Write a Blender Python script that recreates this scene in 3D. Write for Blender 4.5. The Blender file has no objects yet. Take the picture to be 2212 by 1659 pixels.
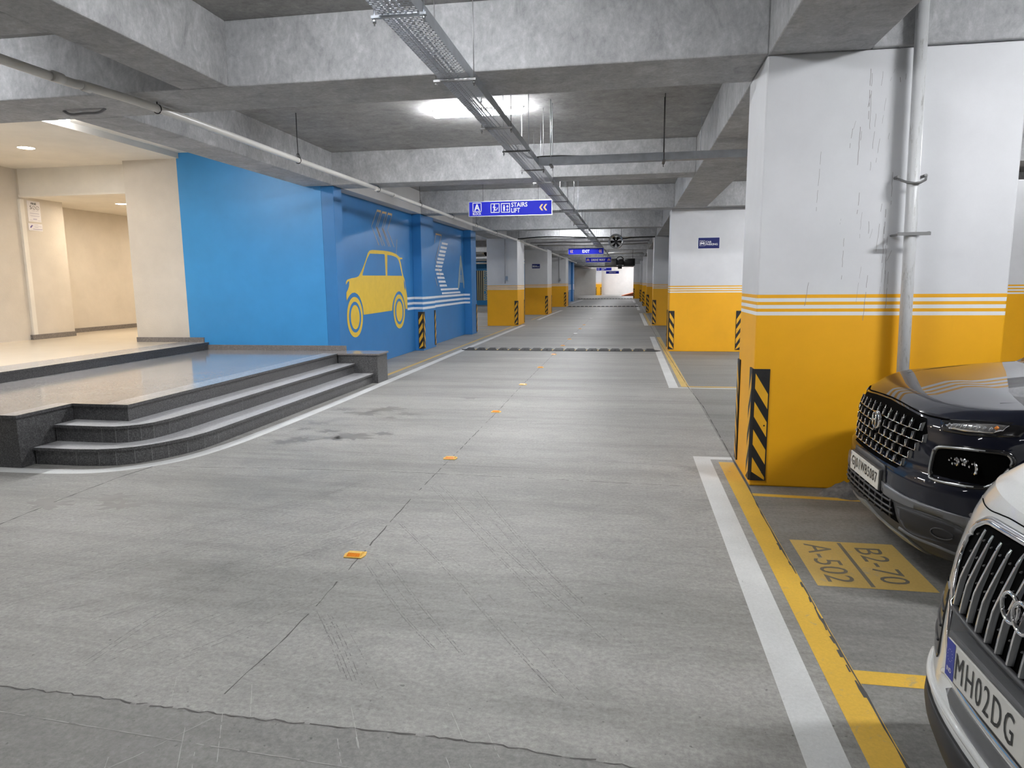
import bpy, bmesh, math, random
from mathutils import Vector, Matrix
random.seed(7)
C = bpy.context.scene.collection
SC = bpy.context.scene

# ------------------------------------------------------------ camera, world, exposure
def setup_camera():
    cd = bpy.data.cameras.new('camera'); cam = bpy.data.objects.new('camera', cd); C.objects.link(cam)
    pitch, yaw, roll = 0.147675746, 0.168973796, -0.00891140
    cy, sy, cp, sp = math.cos(yaw), math.sin(yaw), math.cos(pitch), math.sin(pitch)
    fw = Vector((-sy*cp, cy*cp, -sp)); r = Vector((cy, sy, 0)); u = r.cross(fw)
    r2 = r*math.cos(roll) + u*math.sin(roll); u2 = -r*math.sin(roll) + u*math.cos(roll)
    m = Matrix((( r2.x, u2.x, -fw.x, 0), (r2.y, u2.y, -fw.y, 0), (r2.z, u2.z, -fw.z, 1.70), (0, 0, 0, 1)))
    cam.matrix_world = m
    cd.sensor_width = 36; cd.lens = 36*1473.85/2212; cd.clip_start = .05; cd.clip_end = 300
    SC.camera = cam
setup_camera()
w = bpy.data.worlds.new('world'); SC.world = w; w.use_nodes = True
w.node_tree.nodes['Background'].inputs[0].default_value = (.80, .84, .9, 1)
w.node_tree.nodes['Background'].inputs[1].default_value = .3
SC.view_settings.view_transform = 'Standard'; SC.view_settings.look = 'None'
SC.view_settings.gamma = 1; SC.view_settings.exposure = 1.0; SC.view_settings.use_curve_mapping = False
COOL = (.965, .975, 1.0); WARM = (1.0, .85, .66)
TUBE_W = 200.0        # radiant strength of one batten tube
DOWN_W = 260.0        # lobby downlight

# ------------------------------------------------------------ materials
MATS = {}
def nodemat(name):
    m = bpy.data.materials.new(name); m.use_nodes = True; nt = m.node_tree
    for n in list(nt.nodes): nt.nodes.remove(n)
    out = nt.nodes.new('ShaderNodeOutputMaterial'); b = nt.nodes.new('ShaderNodeBsdfPrincipled')
    nt.links.new(b.outputs[0], out.inputs[0]); MATS[name] = m
    return m, nt, b, out
def noise(nt, scale, detail=4, rough=.6, vec=None, dist=0, stretch=(1,1,1)):
    tc = nt.nodes.new('ShaderNodeNewGeometry'); mp = nt.nodes.new('ShaderNodeMapping'); mp.inputs['Scale'].default_value = stretch
    nt.links.new(vec or tc.outputs['Position'], mp.inputs[0])
    n = nt.nodes.new('ShaderNodeTexNoise'); n.inputs['Scale'].default_value = scale; n.inputs['Detail'].default_value = detail
    n.inputs['Roughness'].default_value = rough; n.inputs['Distortion'].default_value = dist
    nt.links.new(mp.outputs[0], n.inputs['Vector']); return n.outputs[0]
def ramp(nt, fac, stops):
    r = nt.nodes.new('ShaderNodeValToRGB'); e = r.color_ramp.elements
    while len(e) < len(stops): e.new(.5)
    for k, (p, c) in enumerate(stops): e[k].position = p; e[k].color = (c[0], c[1], c[2], 1)
    nt.links.new(fac, r.inputs[0]); return r.outputs[0]
def mixc(nt, a, b, fac=1.0, mode='MULTIPLY'):
    n = nt.nodes.new('ShaderNodeMix'); n.data_type = 'RGBA'; n.blend_type = mode
    if isinstance(fac, float): n.inputs[0].default_value = fac
    else: nt.links.new(fac, n.inputs[0])
    for s, k in ((a, 6), (b, 7)):
        if isinstance(s, tuple): n.inputs[k].default_value = (s[0], s[1], s[2], 1)
        else: nt.links.new(s, n.inputs[k])
    return n.outputs[2]
def bump(nt, b, h, strength, dist=.01):
    bp = nt.nodes.new('ShaderNodeBump'); bp.inputs['Strength'].default_value = strength; bp.inputs['Distance'].default_value = dist
    nt.links.new(h, bp.inputs['Height']); nt.links.new(bp.outputs[0], b.inputs['Normal'])
def flat(name, col, rough=.5, metal=0, spec=.5, coat=0, vary=.0, vs=6, bmp=0):
    if name in MATS: return MATS[name]
    m, nt, b, o = nodemat(name)
    b.inputs['Roughness'].default_value = rough; b.inputs['Metallic'].default_value = metal
    b.inputs['Specular IOR Level'].default_value = spec; b.inputs['Coat Weight'].default_value = coat; b.inputs['Coat Roughness'].default_value = .03
    n = noise(nt, vs, 5, .6)
    lo = tuple(c*(1-vary) for c in col); hi = tuple(min(1, c*(1+vary)) for c in col)
    nt.links.new(ramp(nt, n, [(.3, lo), (.7, hi)]), b.inputs['Base Color'])
    if bmp: bump(nt, b, noise(nt, vs*8, 4, .6), bmp)
    return m
def g(v): return (v, v, v)
def concrete(name, base, c=.14, tint=(1, 1, 1), seed=1.0):
    m, nt, b, o = nodemat(name)
    big = noise(nt, .9, 4, .55, dist=1.2); mid = noise(nt, 4.5, 9, .75, dist=.7, stretch=(1, 1, .7)); fine = noise(nt, 26, 6, .75, stretch=(1, 1, .6))
    col = ramp(nt, big, [(.25, tuple(base*(1-c)*t for t in tint)), (.75, tuple(base*(1+c)*t for t in tint))])
    col = mixc(nt, col, ramp(nt, mid, [(.3, g(.66)), (.45, g(.93)), (.55, g(1.05)), (.72, g(1.42))]), .9)
    col = mixc(nt, col, ramp(nt, fine, [(.3, g(.82)), (.7, g(1.18))]), 1.0)
    nt.links.new(col, b.inputs['Base Color']); b.inputs['Roughness'].default_value = .82
    bump(nt, b, mid, .14, .012); return m
concrete('beam_concrete', .41, .16, (.985, 1.0, 1.02)); concrete('slab_concrete', .32, .14, (1.01, 1, .98))

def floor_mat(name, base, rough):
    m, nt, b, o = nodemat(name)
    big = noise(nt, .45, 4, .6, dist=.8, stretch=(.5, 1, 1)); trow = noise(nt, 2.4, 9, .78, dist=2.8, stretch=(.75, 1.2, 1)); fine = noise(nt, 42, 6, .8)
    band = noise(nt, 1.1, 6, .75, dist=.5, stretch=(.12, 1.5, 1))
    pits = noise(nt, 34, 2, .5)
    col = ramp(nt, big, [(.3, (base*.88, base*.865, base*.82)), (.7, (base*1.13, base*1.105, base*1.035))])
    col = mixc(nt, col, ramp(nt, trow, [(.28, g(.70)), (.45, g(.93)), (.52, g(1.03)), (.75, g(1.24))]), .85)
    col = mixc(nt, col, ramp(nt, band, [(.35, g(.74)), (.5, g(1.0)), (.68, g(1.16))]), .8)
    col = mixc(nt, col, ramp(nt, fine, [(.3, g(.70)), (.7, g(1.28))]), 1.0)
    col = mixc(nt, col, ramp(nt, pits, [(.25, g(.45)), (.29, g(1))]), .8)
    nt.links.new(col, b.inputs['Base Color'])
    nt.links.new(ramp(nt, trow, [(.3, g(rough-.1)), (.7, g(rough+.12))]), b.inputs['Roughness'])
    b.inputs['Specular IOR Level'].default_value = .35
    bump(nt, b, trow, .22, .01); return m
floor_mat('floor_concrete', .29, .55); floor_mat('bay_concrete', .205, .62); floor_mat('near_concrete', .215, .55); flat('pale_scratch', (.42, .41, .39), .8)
flat('floor_crack', (.10, .095, .09), .9)
flat('floor_joint', (.07, .068, .065), .9)
flat('floor_stain', (.19, .183, .172), .5, vary=.12)
def worn(name, col, under, amount, rough=.55, sc=7):
    """paint worn through to the concrete in specks and scratches"""
    m, nt, b, o = nodemat(name)
    n = noise(nt, sc, 9, .82, dist=1.5); n2 = noise(nt, 2.2, 3, .5); f = noise(nt, 60, 4, .8)
    pc = ramp(nt, n2, [(.3, tuple(c*.9 for c in col)), (.7, tuple(min(1, c*1.07) for c in col))])
    pc = mixc(nt, pc, ramp(nt, f, [(.3, g(.9)), (.7, g(1.08))]), 1.0)
    fac = ramp(nt, n, [(amount-.05, g(1)), (amount+.03, g(0))])
    nt.links.new(mixc(nt, pc, under, fac, 'MIX'), b.inputs['Base Color']); b.inputs['Roughness'].default_value = rough
    return m
worn('white_floor_paint', (.62, .63, .62), (.38, .38, .37), .37)
worn('yellow_floor_paint', (.70, .43, .055), (.42, .33, .18), .38)
worn('pale_yellow_paint', (.60, .41, .12), (.42, .35, .22), .40)
worn('dark_floor_letter', (.17, .155, .12), (.45, .36, .2), .36)
def wallpaint(name, col, streak=.0, rough=.6, bmp=.05):
    m, nt, b, o = nodemat(name)
    n = noise(nt, 1.6, 6, .65); v = noise(nt, 1.0, 8, .8, stretch=(9, 9, .45)); f = noise(nt, 50, 3, .7)
    c = ramp(nt, n, [(.3, tuple(x*.94 for x in col)), (.7, tuple(min(1, x*1.05) for x in col))])
    if streak: c = mixc(nt, c, ramp(nt, v, [(.27, g(1-streak)), (.37, g(1))]), 1.0)
    nt.links.new(c, b.inputs['Base Color']); b.inputs['Roughness'].default_value = rough
    bump(nt, b, f, bmp, .01); return m
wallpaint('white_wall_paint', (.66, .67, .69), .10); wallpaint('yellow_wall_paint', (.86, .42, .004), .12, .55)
wallpaint('white_stripe_paint', (.76, .77, .78)); wallpaint('far_white_paint', (.72, .71, .69))
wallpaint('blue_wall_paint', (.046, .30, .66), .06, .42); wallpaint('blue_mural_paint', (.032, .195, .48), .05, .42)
wallpaint('pale_beam_paint', (.58, .575, .57)); wallpaint('lobby_plaster', (.66, .61, .54), 0, .85, .5); wallpaint('lobby_white', (.80, .77, .71), 0, .8, .06)
wallpaint('cream_ceiling', (.78, .74, .67), 0, .8, .04)
flat('mural_yellow', (.74, .50, .05), .55, vary=.05); flat('mural_tan', (.62, .44, .25), .55, vary=.06); flat('mural_white', (.72, .75, .80), .55, vary=.04)
flat('mural_olive', (.30, .36, .36), .55, vary=.05); flat('mural_cream', (.66, .62, .42), .55); flat('mural_black', (.015, .018, .03), .55)
def granite(name, base, rough, speck=.5, tint=(1, 1, 1.02)):
    m, nt, b, o = nodemat(name)
    n1 = noise(nt, 75, 3, .95); n2 = noise(nt, 30, 4, .9); n3 = noise(nt, 2, 3, .5)
    c = ramp(nt, n1, [(.30, tuple(base*(1-speck)*t for t in tint)), (.5, tuple(base*t for t in tint)), (.68, tuple(base*(1+speck*1.6)*t for t in tint))])
    c = mixc(nt, c, ramp(nt, n2, [(.35, g(.75)), (.65, g(1.22))]), .8)
    c = mixc(nt, c, ramp(nt, n3, [(.3, g(.93)), (.7, g(1.07))]), 1.0)
    nt.links.new(c, b.inputs['Base Color']); b.inputs['Roughness'].default_value = rough; return m
granite('granite_dark', .075, .33, .8); granite('granite_top', .30, .12, .12, (1.04, 1, .98)); granite('granite_tread', .42, .42, .10, (1, 1, 1.02))
granite('granite_skirting', .17, .4, .5, (1.1, 1, .95)); granite('granite_band', .42, .16, .08)
flat('lobby_tile', (.76, .68, .56), .18, vary=.03, vs=1.5)
flat('grout', (.25, .25, .25), .8)
flat('galvanised', (.50, .53, .57), .38, .85, vary=.12, vs=9); flat('dull_steel', (.22, .22, .22), .5, .6, vary=.1)
flat('black_rod', (.03, .03, .03), .5, .3); flat('pvc_white', (.66, .65, .62), .35, vary=.04); flat('cable_grey', (.30, .30, .31), .6)
flat('rubber_black', (.012, .012, .013), .55, vary=.2, vs=30); flat('guard_yellow', (.80, .42, .02), .5, vary=.06); flat('bump_rubber', (.055, .055, .055), .6, vary=.25, vs=8)
flat('sign_blue', (.022, .030, .56), .55, spec=.15, vary=.03); flat('sign_navy', (.012, .020, .14), .35); flat('sign_white', (.85, .86, .9), .4); flat('sign_gold', (.85, .55, .22), .4)
flat('paper_white', (.78, .76, .78), .5); flat('ink_dark', (.03, .03, .035), .5); flat('ink_purple', (.16, .12, .34), .5); flat('ink_pale', (.45, .43, .52), .5)
flat('stud_body', (.80, .50, .10), .4, vary=.1, vs=60); flat('stud_lens', (.80, .24, .01), .3, vary=.15, vs=120); flat('stud_white', (.8, .8, .78), .4)
flat('pillar_dirt', (.27, .265, .26), .8); flat('mortar', (.17, .165, .16), .95, vary=.4, vs=24, bmp=.6); flat('ramp_orange', (.55, .14, .06), .6)
flat('duct_silver', (.55, .57, .58), .25, .9); flat('duct_grey', (.34, .35, .36), .4, .4); flat('duct_dark', (.02, .02, .022), .6)
# cars
def carpaint(name, col, rough=.25, metal=.0):
    m, nt, b, o = nodemat(name); b.inputs['Base Color'].default_value = (*col, 1); b.inputs['Roughness'].default_value = rough
    b.inputs['Metallic'].default_value = metal; b.inputs['Specular IOR Level'].default_value = .12; b.inputs['Coat Weight'].default_value = 1.0; b.inputs['Coat Roughness'].default_value = .02
    n = noise(nt, 900, 1, .5); nt.links.new(ramp(nt, n, [(.3, tuple(c*.85 for c in col)), (.7, tuple(min(1, c*1.12) for c in col))]), b.inputs['Base Color']); return m
carpaint('navy_paint', (.002, .0035, .012), .5); carpaint('white_car_paint', (.70, .71, .69), .35)
flat('band_grey', (.15, .153, .16), .4, .35); flat('chrome', (.78, .78, .80), .08, 1.0); flat('satin_silver', (.40, .41, .42), .28, .8); flat('dark_chrome', (.20, .20, .205), .25, .85)
flat('car_plastic', (.045, .046, .048), .5, vary=.1); flat('car_plastic_grey', (.12, .122, .125), .45, vary=.1, vs=12); flat('gloss_black', (.006, .006, .007), .12, coat=.5)
flat('void_black', (.002, .002, .002), .9, spec=.03); flat('skid_silver', (.33, .33, .30), .35, .4)
flat('plate_white', (.72, .71, .66), .35); flat('plate_ink', (.012, .012, .012), .4); flat('plate_blue', (.02, .04, .36), .35)
flat('amber', (.6, .18, .02), .2); flat('tyre', (.018, .018, .018), .75); flat('window_glass', (.01, .012, .014), .05, coat=1)
def glassmat(name, col=(1, 1, 1), rough=.02):
    m, nt, b, o = nodemat(name); b.inputs['Base Color'].default_value = (*col, 1); b.inputs['Transmission Weight'].default_value = 1
    b.inputs['Roughness'].default_value = rough; b.inputs['IOR'].default_value = 1.25
    n = noise(nt, 30, 2, .5); nt.links.new(ramp(nt, n, [(.3, g(rough)), (.7, g(rough+.02))]), b.inputs['Roughness']); return m
glassmat('lens_clear')
def emis(name, col, strength):
    m = bpy.data.materials.new(name); m.use_nodes = True; nt = m.node_tree
    for n in list(nt.nodes): nt.nodes.remove(n)
    o = nt.nodes.new('ShaderNodeOutputMaterial'); e = nt.nodes.new('ShaderNodeEmission'); e.inputs[0].default_value = (*col, 1); e.inputs[1].default_value = strength
    nt.links.new(e.outputs[0], o.inputs[0]); MATS[name] = m; return m
def glow(kind, power):
    n = '%s_%d' % (kind, round(power*100))
    if n not in MATS: emis(n, COOL if kind == 'tube_glow' else WARM, (TUBE_W if kind == 'tube_glow' else DOWN_W)*power)
    return n
def tray_mat():
    """galvanised sheet punched with rows of staggered slots: the holes are really open"""
    m, nt, b, o = nodemat('perforated_steel')
    b.inputs['Base Color'].default_value = (.42, .45, .50, 1); b.inputs['Metallic'].default_value = .5; b.inputs['Roughness'].default_value = .45
    ge = nt.nodes.new('ShaderNodeNewGeometry'); sp = nt.nodes.new('ShaderNodeSeparateXYZ'); nt.links.new(ge.outputs['Position'], sp.inputs[0])
    def M(op, a, b=None):
        n = nt.nodes.new('ShaderNodeMath'); n.operation = op
        for k, v in enumerate((a, b)):
            if v is None: continue
            if isinstance(v, (int, float)): n.inputs[k].default_value = v
            else: nt.links.new(v, n.inputs[k])
        return n.outputs[0]
    rowf = M('DIVIDE', sp.outputs[1], .024); off = M('MULTIPLY', M('MODULO', M('FLOOR', rowf), 2), .5)
    u = M('ABSOLUTE', M('SUBTRACT', M('FRACT', M('ADD', M('DIVIDE', M('ADD', sp.outputs[0], 10), .034), off)), .5)); v = M('ABSOLUTE', M('SUBTRACT', M('FRACT', rowf), .5))
    slot = M('MULTIPLY', M('LESS_THAN', u, .36), M('LESS_THAN', v, .27))
    tr = nt.nodes.new('ShaderNodeBsdfTransparent'); mx = nt.nodes.new('ShaderNodeMixShader')
    nt.links.new(slot, mx.inputs[0]); nt.links.new(b.outputs[0], mx.inputs[1]); nt.links.new(tr.outputs[0], mx.inputs[2]); nt.links.new(mx.outputs[0], o.inputs[0])
tray_mat()

# ------------------------------------------------------------ mesh helpers
ORG = {}
def tag(o, label=None, cat=None, group=None, kind=None):
    for k, v in (('label', label), ('category', cat), ('group', group), ('kind', kind)):
        if v: o[k] = v
    return o
class MB:
    def __init__(s): s.v = []; s.f = []; s.m = []; s.sm = []
    def add(s, vs, fs, mi=0, smooth=False):
        n = len(s.v); s.v += [tuple(v) for v in vs]
        for f in fs: s.f.append([n+i for i in f]); s.m.append(mi); s.sm.append(smooth)
        return s
    def box(s, x0, x1, y0, y1, z0, z1, mi=0):
        x0, x1 = min(x0, x1), max(x0, x1); y0, y1 = min(y0, y1), max(y0, y1); z0, z1 = min(z0, z1), max(z0, z1)
        v = [(x0,y0,z0),(x1,y0,z0),(x1,y1,z0),(x0,y1,z0),(x0,y0,z1),(x1,y0,z1),(x1,y1,z1),(x0,y1,z1)]
        return s.add(v, [(0,3,2,1),(4,5,6,7),(0,1,5,4),(1,2,6,5),(2,3,7,6),(3,0,4,7)], mi)
    def prism(s, pts, fn, t0, t1, mi=0):
        """pts 2D polygon; fn(a,b,t) -> 3D; extruded t0..t1"""
        n = len(pts); v = [fn(a, b, t0) for a, b in pts] + [fn(a, b, t1) for a, b in pts]
        return s.add(v, [tuple(range(n))[::-1], tuple(range(n, 2*n))] + [(i, (i+1) % n, n+(i+1) % n, n+i) for i in range(n)], mi)
    def tube(s, pts, r, n=8, mi=0, closed=False, caps=True, smooth=True):
        P = [Vector(p) for p in pts]; N = len(P); rings = []
        for i, p in enumerate(P):
            if closed: d = P[(i+1) % N]-P[i-1]
            else: d = P[min(i+1, N-1)]-P[max(i-1, 0)]
            d.normalize(); a = Vector((0, 0, 1)) if abs(d.z) < .9 else Vector((1, 0, 0))
            u = d.cross(a).normalized(); w_ = d.cross(u)
            rr = r[i] if isinstance(r, (list, tuple)) else r
            rings.append([p+u*math.cos(2*math.pi*k/n)*rr+w_*math.sin(2*math.pi*k/n)*rr for k in range(n)])
        v = [q for R in rings for q in R]; f = []
        for i in range(N if closed else N-1):
            j = (i+1) % N
            for k in range(n): f.append((i*n+k, i*n+(k+1) % n, j*n+(k+1) % n, j*n+k))
        s.add(v, f, mi, smooth)
        if caps and not closed: s.add(rings[0], [tuple(range(n))], mi); s.add(rings[-1], [tuple(range(n))[::-1]], mi)
        return s
    def cyl(s, a, b, r, n=16, mi=0, smooth=True): return s.tube([a, b], r, n, mi, smooth=smooth)
    def grid(s, rows, mi=0, smooth=True, skip=None):
        R = len(rows); K = len(rows[0]); v = [p for r in rows for p in r]; f = []
        for i in range(R-1):
            for k in range(K-1):
                if skip and skip(i, k): continue
                f.append((i*K+k, i*K+k+1, (i+1)*K+k+1, (i+1)*K+k))
        return s.add(v, f, mi, smooth)
    def build(s, name, mats, parent=None, bevel=0, origin=None, fixn=True):
        if isinstance(mats, str): mats = [mats]
        if parent: org = ORG[parent.name]
        elif origin: org = Vector(origin)
        else:
            xs, ys, zs = zip(*s.v); org = Vector(((min(xs)+max(xs))/2, (min(ys)+max(ys))/2, min(zs)))
        me = bpy.data.meshes.new(name); me.from_pydata([Vector(v)-org for v in s.v], [], s.f)
        for m in mats: me.materials.append(MATS[m])
        for p, mi, sm in zip(me.polygons, s.m, s.sm): p.material_index = mi; p.use_smooth = sm
        me.validate()
        if fixn:
            bm = bmesh.new(); bm.from_mesh(me); bmesh.ops.remove_doubles(bm, verts=bm.verts, dist=1e-5); bmesh.ops.recalc_face_normals(bm, faces=bm.faces); bm.to_mesh(me); bm.free()
        o = bpy.data.objects.new(name, me); C.objects.link(o)
        if parent: o.parent = parent
        else: o.location = org
        ORG[o.name] = org
        if bevel:
            b = o.modifiers.new('bevel', 'BEVEL'); b.width = bevel; b.segments = 2; b.limit_method = 'ANGLE'; b.angle_limit = math.radians(40)
        return o
def thing(name, label, cat, loc, group=None, org=None):
    o = bpy.data.objects.new(name, None); C.objects.link(o); o.location = loc; o.empty_display_size = .2
    ORG[o.name] = Vector(loc) if org is None else Vector(org)
    return tag(o, label, cat, group)
def struct(o): o['kind'] = 'structure'; return o
def dup(root, delta, label=None, group=None):
    r = root.copy(); C.objects.link(r); r.location = root.location + Vector(delta)
    if label: r['label'] = label
    if group: r['group'] = group
    for ch in root.children:
        c = ch.copy(); C.objects.link(c); c.parent = r
        for gc in ch.children:
            d = gc.copy(); C.objects.link(d); d.parent = c
    return r
FONTCACHE = {}
def glyphs(text, bold, sp=1.0):
    key = (text, bold, sp)
    if key not in FONTCACHE:
        cu = bpy.data.curves.new('t', 'FONT'); cu.body = text; cu.size = 1; cu.offset = bold; cu.resolution_u = 3; cu.space_character = sp
        ob = bpy.data.objects.new('t', cu); C.objects.link(ob); dg = bpy.context.evaluated_depsgraph_get()
        me = bpy.data.meshes.new_from_object(ob.evaluated_get(dg)); vs = [v.co.copy() for v in me.vertices]; fs = [tuple(p.vertices) for p in me.polygons]
        bpy.data.objects.remove(ob); bpy.data.meshes.remove(me); bpy.data.curves.remove(cu); FONTCACHE[key] = (vs, fs)
    return FONTCACHE[key]
def text(mb, body, o, ux, uy, w, h, mi=0, bold=.02, depth=.002, warp=None, sp=1.0):
    """lettering fitted in the box w x h whose lower-left corner is o, ux/uy its unit axes"""
    vs, fs = glyphs(body, bold, sp); xs = [v.x for v in vs]; ys = [v.y for v in vs]
    o, ux, uy = Vector(o), Vector(ux), Vector(uy); n = ux.cross(uy)
    sx = w/(max(xs)-min(xs)); sy = h/(max(ys)-min(ys))
    P = [o+ux*(v.x-min(xs))*sx+uy*(v.y-min(ys))*sy+n*depth for v in vs]
    if warp: P = [warp(p) for p in P]
    mb.add(P, fs, mi)
def poly(mb, pts, o, ux, uy, mi=0, depth=.002):
    o, ux, uy = Vector(o), Vector(ux), Vector(uy); n = ux.cross(uy)
    mb.add([o+ux*a+uy*b+n*depth for a, b in pts], [tuple(range(len(pts)))], mi)
def rectp(mb, a0, b0, a1, b1, o, ux, uy, mi=0, depth=.002): poly(mb, [(a0,b0),(a1,b0),(a1,b1),(a0,b1)], o, ux, uy, mi, depth)
def strip_pts(path, wd):
    L, Rr = [], []
    for i, (x, y) in enumerate(path):
        a = path[max(i-1, 0)]; b = path[min(i+1, len(path)-1)]; dx, dy = b[0]-a[0], b[1]-a[1]; l = math.hypot(dx, dy) or 1
        ww = wd[i] if isinstance(wd, list) else wd
        L.append((x-dy/l*ww/2, y+dx/l*ww/2)); Rr.append((x+dy/l*ww/2, y-dx/l*ww/2))
    return L, Rr
def strip(mb, path, wd, z, mi=0):
    L, Rr = strip_pts(path, wd)
    for i in range(len(path)-1): mb.add([(*L[i], z), (*Rr[i], z), (*Rr[i+1], z), (*L[i+1], z)], [(0, 1, 2, 3)], mi)
def smooth_path(pts, n=6):
    out = []
    for i in range(len(pts)-1):
        p0 = pts[max(i-1, 0)]; p1 = pts[i]; p2 = pts[i+1]; p3 = pts[min(i+2, len(pts)-1)]
        for k in range(n):
            t = k/n; out.append(tuple(.5*((2*p1[d])+(-p0[d]+p2[d])*t+(2*p0[d]-5*p1[d]+4*p2[d]-p3[d])*t*t+(-p0[d]+3*p1[d]-3*p2[d]+p3[d])*t**3) for d in range(len(p1))))
    out.append(tuple(pts[-1])); return out

# ------------------------------------------------------------ floor (cracks, joints, tyre marks, stains are faces of the floor itself)
fm = MB(); CK = [(-22,2.36),(-3.4,2.33),(-2.65,2.31),(-1.96,2.29),(-1.14,2.27),(-.5,2.27),(.01,2.23),(1.0,2.19)]
for (xa, ya), (xb, yb) in zip(CK, CK[1:]):
    fm.add([(xa,ya,0),(xb,yb,0),(xb,94,0),(xa,94,0)], [(0,1,2,3)], 0); fm.add([(xa,-14,0),(xb,-14,0),(xb,yb,0),(xa,ya,0)], [(0,1,2,3)], 6)
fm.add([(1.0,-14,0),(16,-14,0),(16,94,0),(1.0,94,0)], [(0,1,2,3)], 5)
def jag(path, wd, amp, mi, step=.06, gap=0, z=.0009, seed=1):
    rnd = random.Random(seed); P = []
    for (a, b) in zip(path, path[1:]):
        l = math.hypot(b[0]-a[0], b[1]-a[1]); n = max(1, int(l/step))
        for k in range(n): t = k/n; P.append((a[0]+(b[0]-a[0])*t+rnd.uniform(-amp, amp), a[1]+(b[1]-a[1])*t+rnd.uniform(-amp, amp)))
    P.append(path[-1]); ww = [wd*rnd.uniform(.35, 1.5) for _ in P]; L, Rr = strip_pts(P, ww)
    for i in range(len(P)-1):
        if rnd.random() < gap: continue
        fm.add([(*L[i], z), (*Rr[i], z), (*Rr[i+1], z), (*L[i+1], z)], [(0, 1, 2, 3)], mi)
jag([(-4.42,3.0),(-4.49,4.61),(-4.49,5.22),(-4.44,5.6),(-4.43,5.77)], .010, .006, 2, seed=2)
jag([(-4.34,5.65),(-3.21,5.74),(-1.87,5.78),(-.6,5.73),(.66,5.68)], .007, .006, 1, gap=.15, seed=3)
jag([(-4.1,6.42),(-3.06,6.42),(-2.06,6.38),(-.45,6.45),(.59,6.3)], .005, .006, 3, gap=.3, seed=4)
jag([(-3.4,2.33),(-2.65,2.31),(-2.3,2.3),(-1.96,2.29),(-1.53,2.27),(-1.14,2.27),(-.77,2.27),(-.5,2.27),(-.24,2.25),(.01,2.23),(.6,2.2)], .007, .009, 1, step=.03, gap=.05, seed=5)
jag([(-1.65,2.4),(-1.62,2.8),(-1.62,3.2),(-1.64,3.82),(-1.67,4.58),(-1.69,5.19),(-1.69,6.32),(-1.70,8.75),(-1.73,11.21),(-1.75,21.3),(-1.76,45)], .007, .004, 1, step=.07, gap=.22, seed=6)
jag([(.996,-1),(.992,2.37),(.994,2.81),(.992,4.0),(.990,5.06),(1.012,5.8),(1.012,6.65),(1.03,9.42),(.975,11.15),(.87,21.4),(.85,27),(.85,60)], .009, .0016, 2, step=.10, gap=.02, z=.0024, seed=7)
jag([(.982,2.6),(.986,3.4),(.984,4.6)], .011, .003, 2, step=.06, gap=.5, z=.0026, seed=8)
for k, yy in enumerate((11.4, 14.6, 22.6, 28, 33.5, 39)): jag([(-4.1, yy), (-1.7, yy+.05), (.9, yy)], .006, .004, 3, gap=.1, seed=20+k)
MARKS = [[(-3.77,3.39),(-3.23,3.99),(-2.99,4.26),(-2.53,4.74),(-2.26,5.5)],[(-3.6,3.23),(-3.1,4.01),(-2.67,4.72),(-2.19,5.46)],[(-3.49,3.12),(-3.16,3.42),(-2.87,3.88),(-2.26,4.5),(-1.97,4.88)],
 [(-3.32,2.95),(-2.85,3.66),(-2.38,4.18),(-1.93,4.8)],[(-3.04,2.9),(-2.62,3.35),(-2.23,3.91),(-1.84,4.56)],[(-2.43,2.52),(-2.33,3.27),(-1.74,4.31)],[(-2.7,2.89),(-2.45,3.28),(-1.74,4.21)],
 [(-2.35,2.59),(-2.14,2.98),(-1.7,3.69)],[(-2.06,2.59),(-1.78,3.07),(-1.65,3.28)],[(-1.52,3.13),(-1.35,2.9),(-1.13,2.57)],[(-1.56,3.11),(-1.35,2.83),(-1.17,2.57)],[(-4.09,3.7),(-3.54,4.2),(-2.97,4.7)],[(-4.31,3.9),(-3.88,4.43),(-3.62,4.94)],
 [(-1.55,5.41),(-.8,4.17),(-.37,3.5),(-.1,3.09)],[(-1.63,5.39),(-.84,4.08),(-.4,3.38)],[(-1.21,5.32),(-.57,4.05),(-.24,3.46)],[(-1.6,4.49),(-1.06,3.76),(-.53,2.98),(-.27,2.61)],[(-1.56,3.76),(-1.17,3.22),(-.89,2.89)],[(-1.44,3.81),(-1.1,3.33),(-.75,2.87)]]
for k, mpth in enumerate(MARKS):
    sp = smooth_path(mpth, 8); jag(sp, .0036, .0008, 3, step=.012, gap=.22, seed=40+k)
    jag([(x+.032, y-.018) for x, y in sp], .0030, .0008, 3, step=.012, gap=.28, seed=80+k)
    if k % 3 == 0: jag([(x-.10, y+.06) for x, y in sp], .0026, .0008, 3, step=.012, gap=.4, seed=120+k)
    if k % 3 == 1: jag([(x+.16, y-.05) for x, y in sp], .0026, .0008, 3, step=.012, gap=.45, seed=160+k)
for k in range(16):
    q = random.Random(300+k); xa = q.uniform(-2.0, .3); ya = q.uniform(2.0, 2.5); l = q.uniform(.12, .35); jag([(xa, ya), (xa+l*.55, ya-l)], .0022, .0006, 7, step=.02, gap=.2, z=.0011, seed=200+k)
jag([(-2.6,2.16),(-1.6,2.10),(-.6,2.05),(.3,2.0)], .003, .001, 7, step=.03, gap=.15, z=.0011, seed=260); jag([(-1.6,2.25),(-1.75,2.0),(-1.9,1.8)], .0025, .001, 7, step=.03, gap=.15, z=.0011, seed=261)
rs = random.Random(11)
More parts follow.
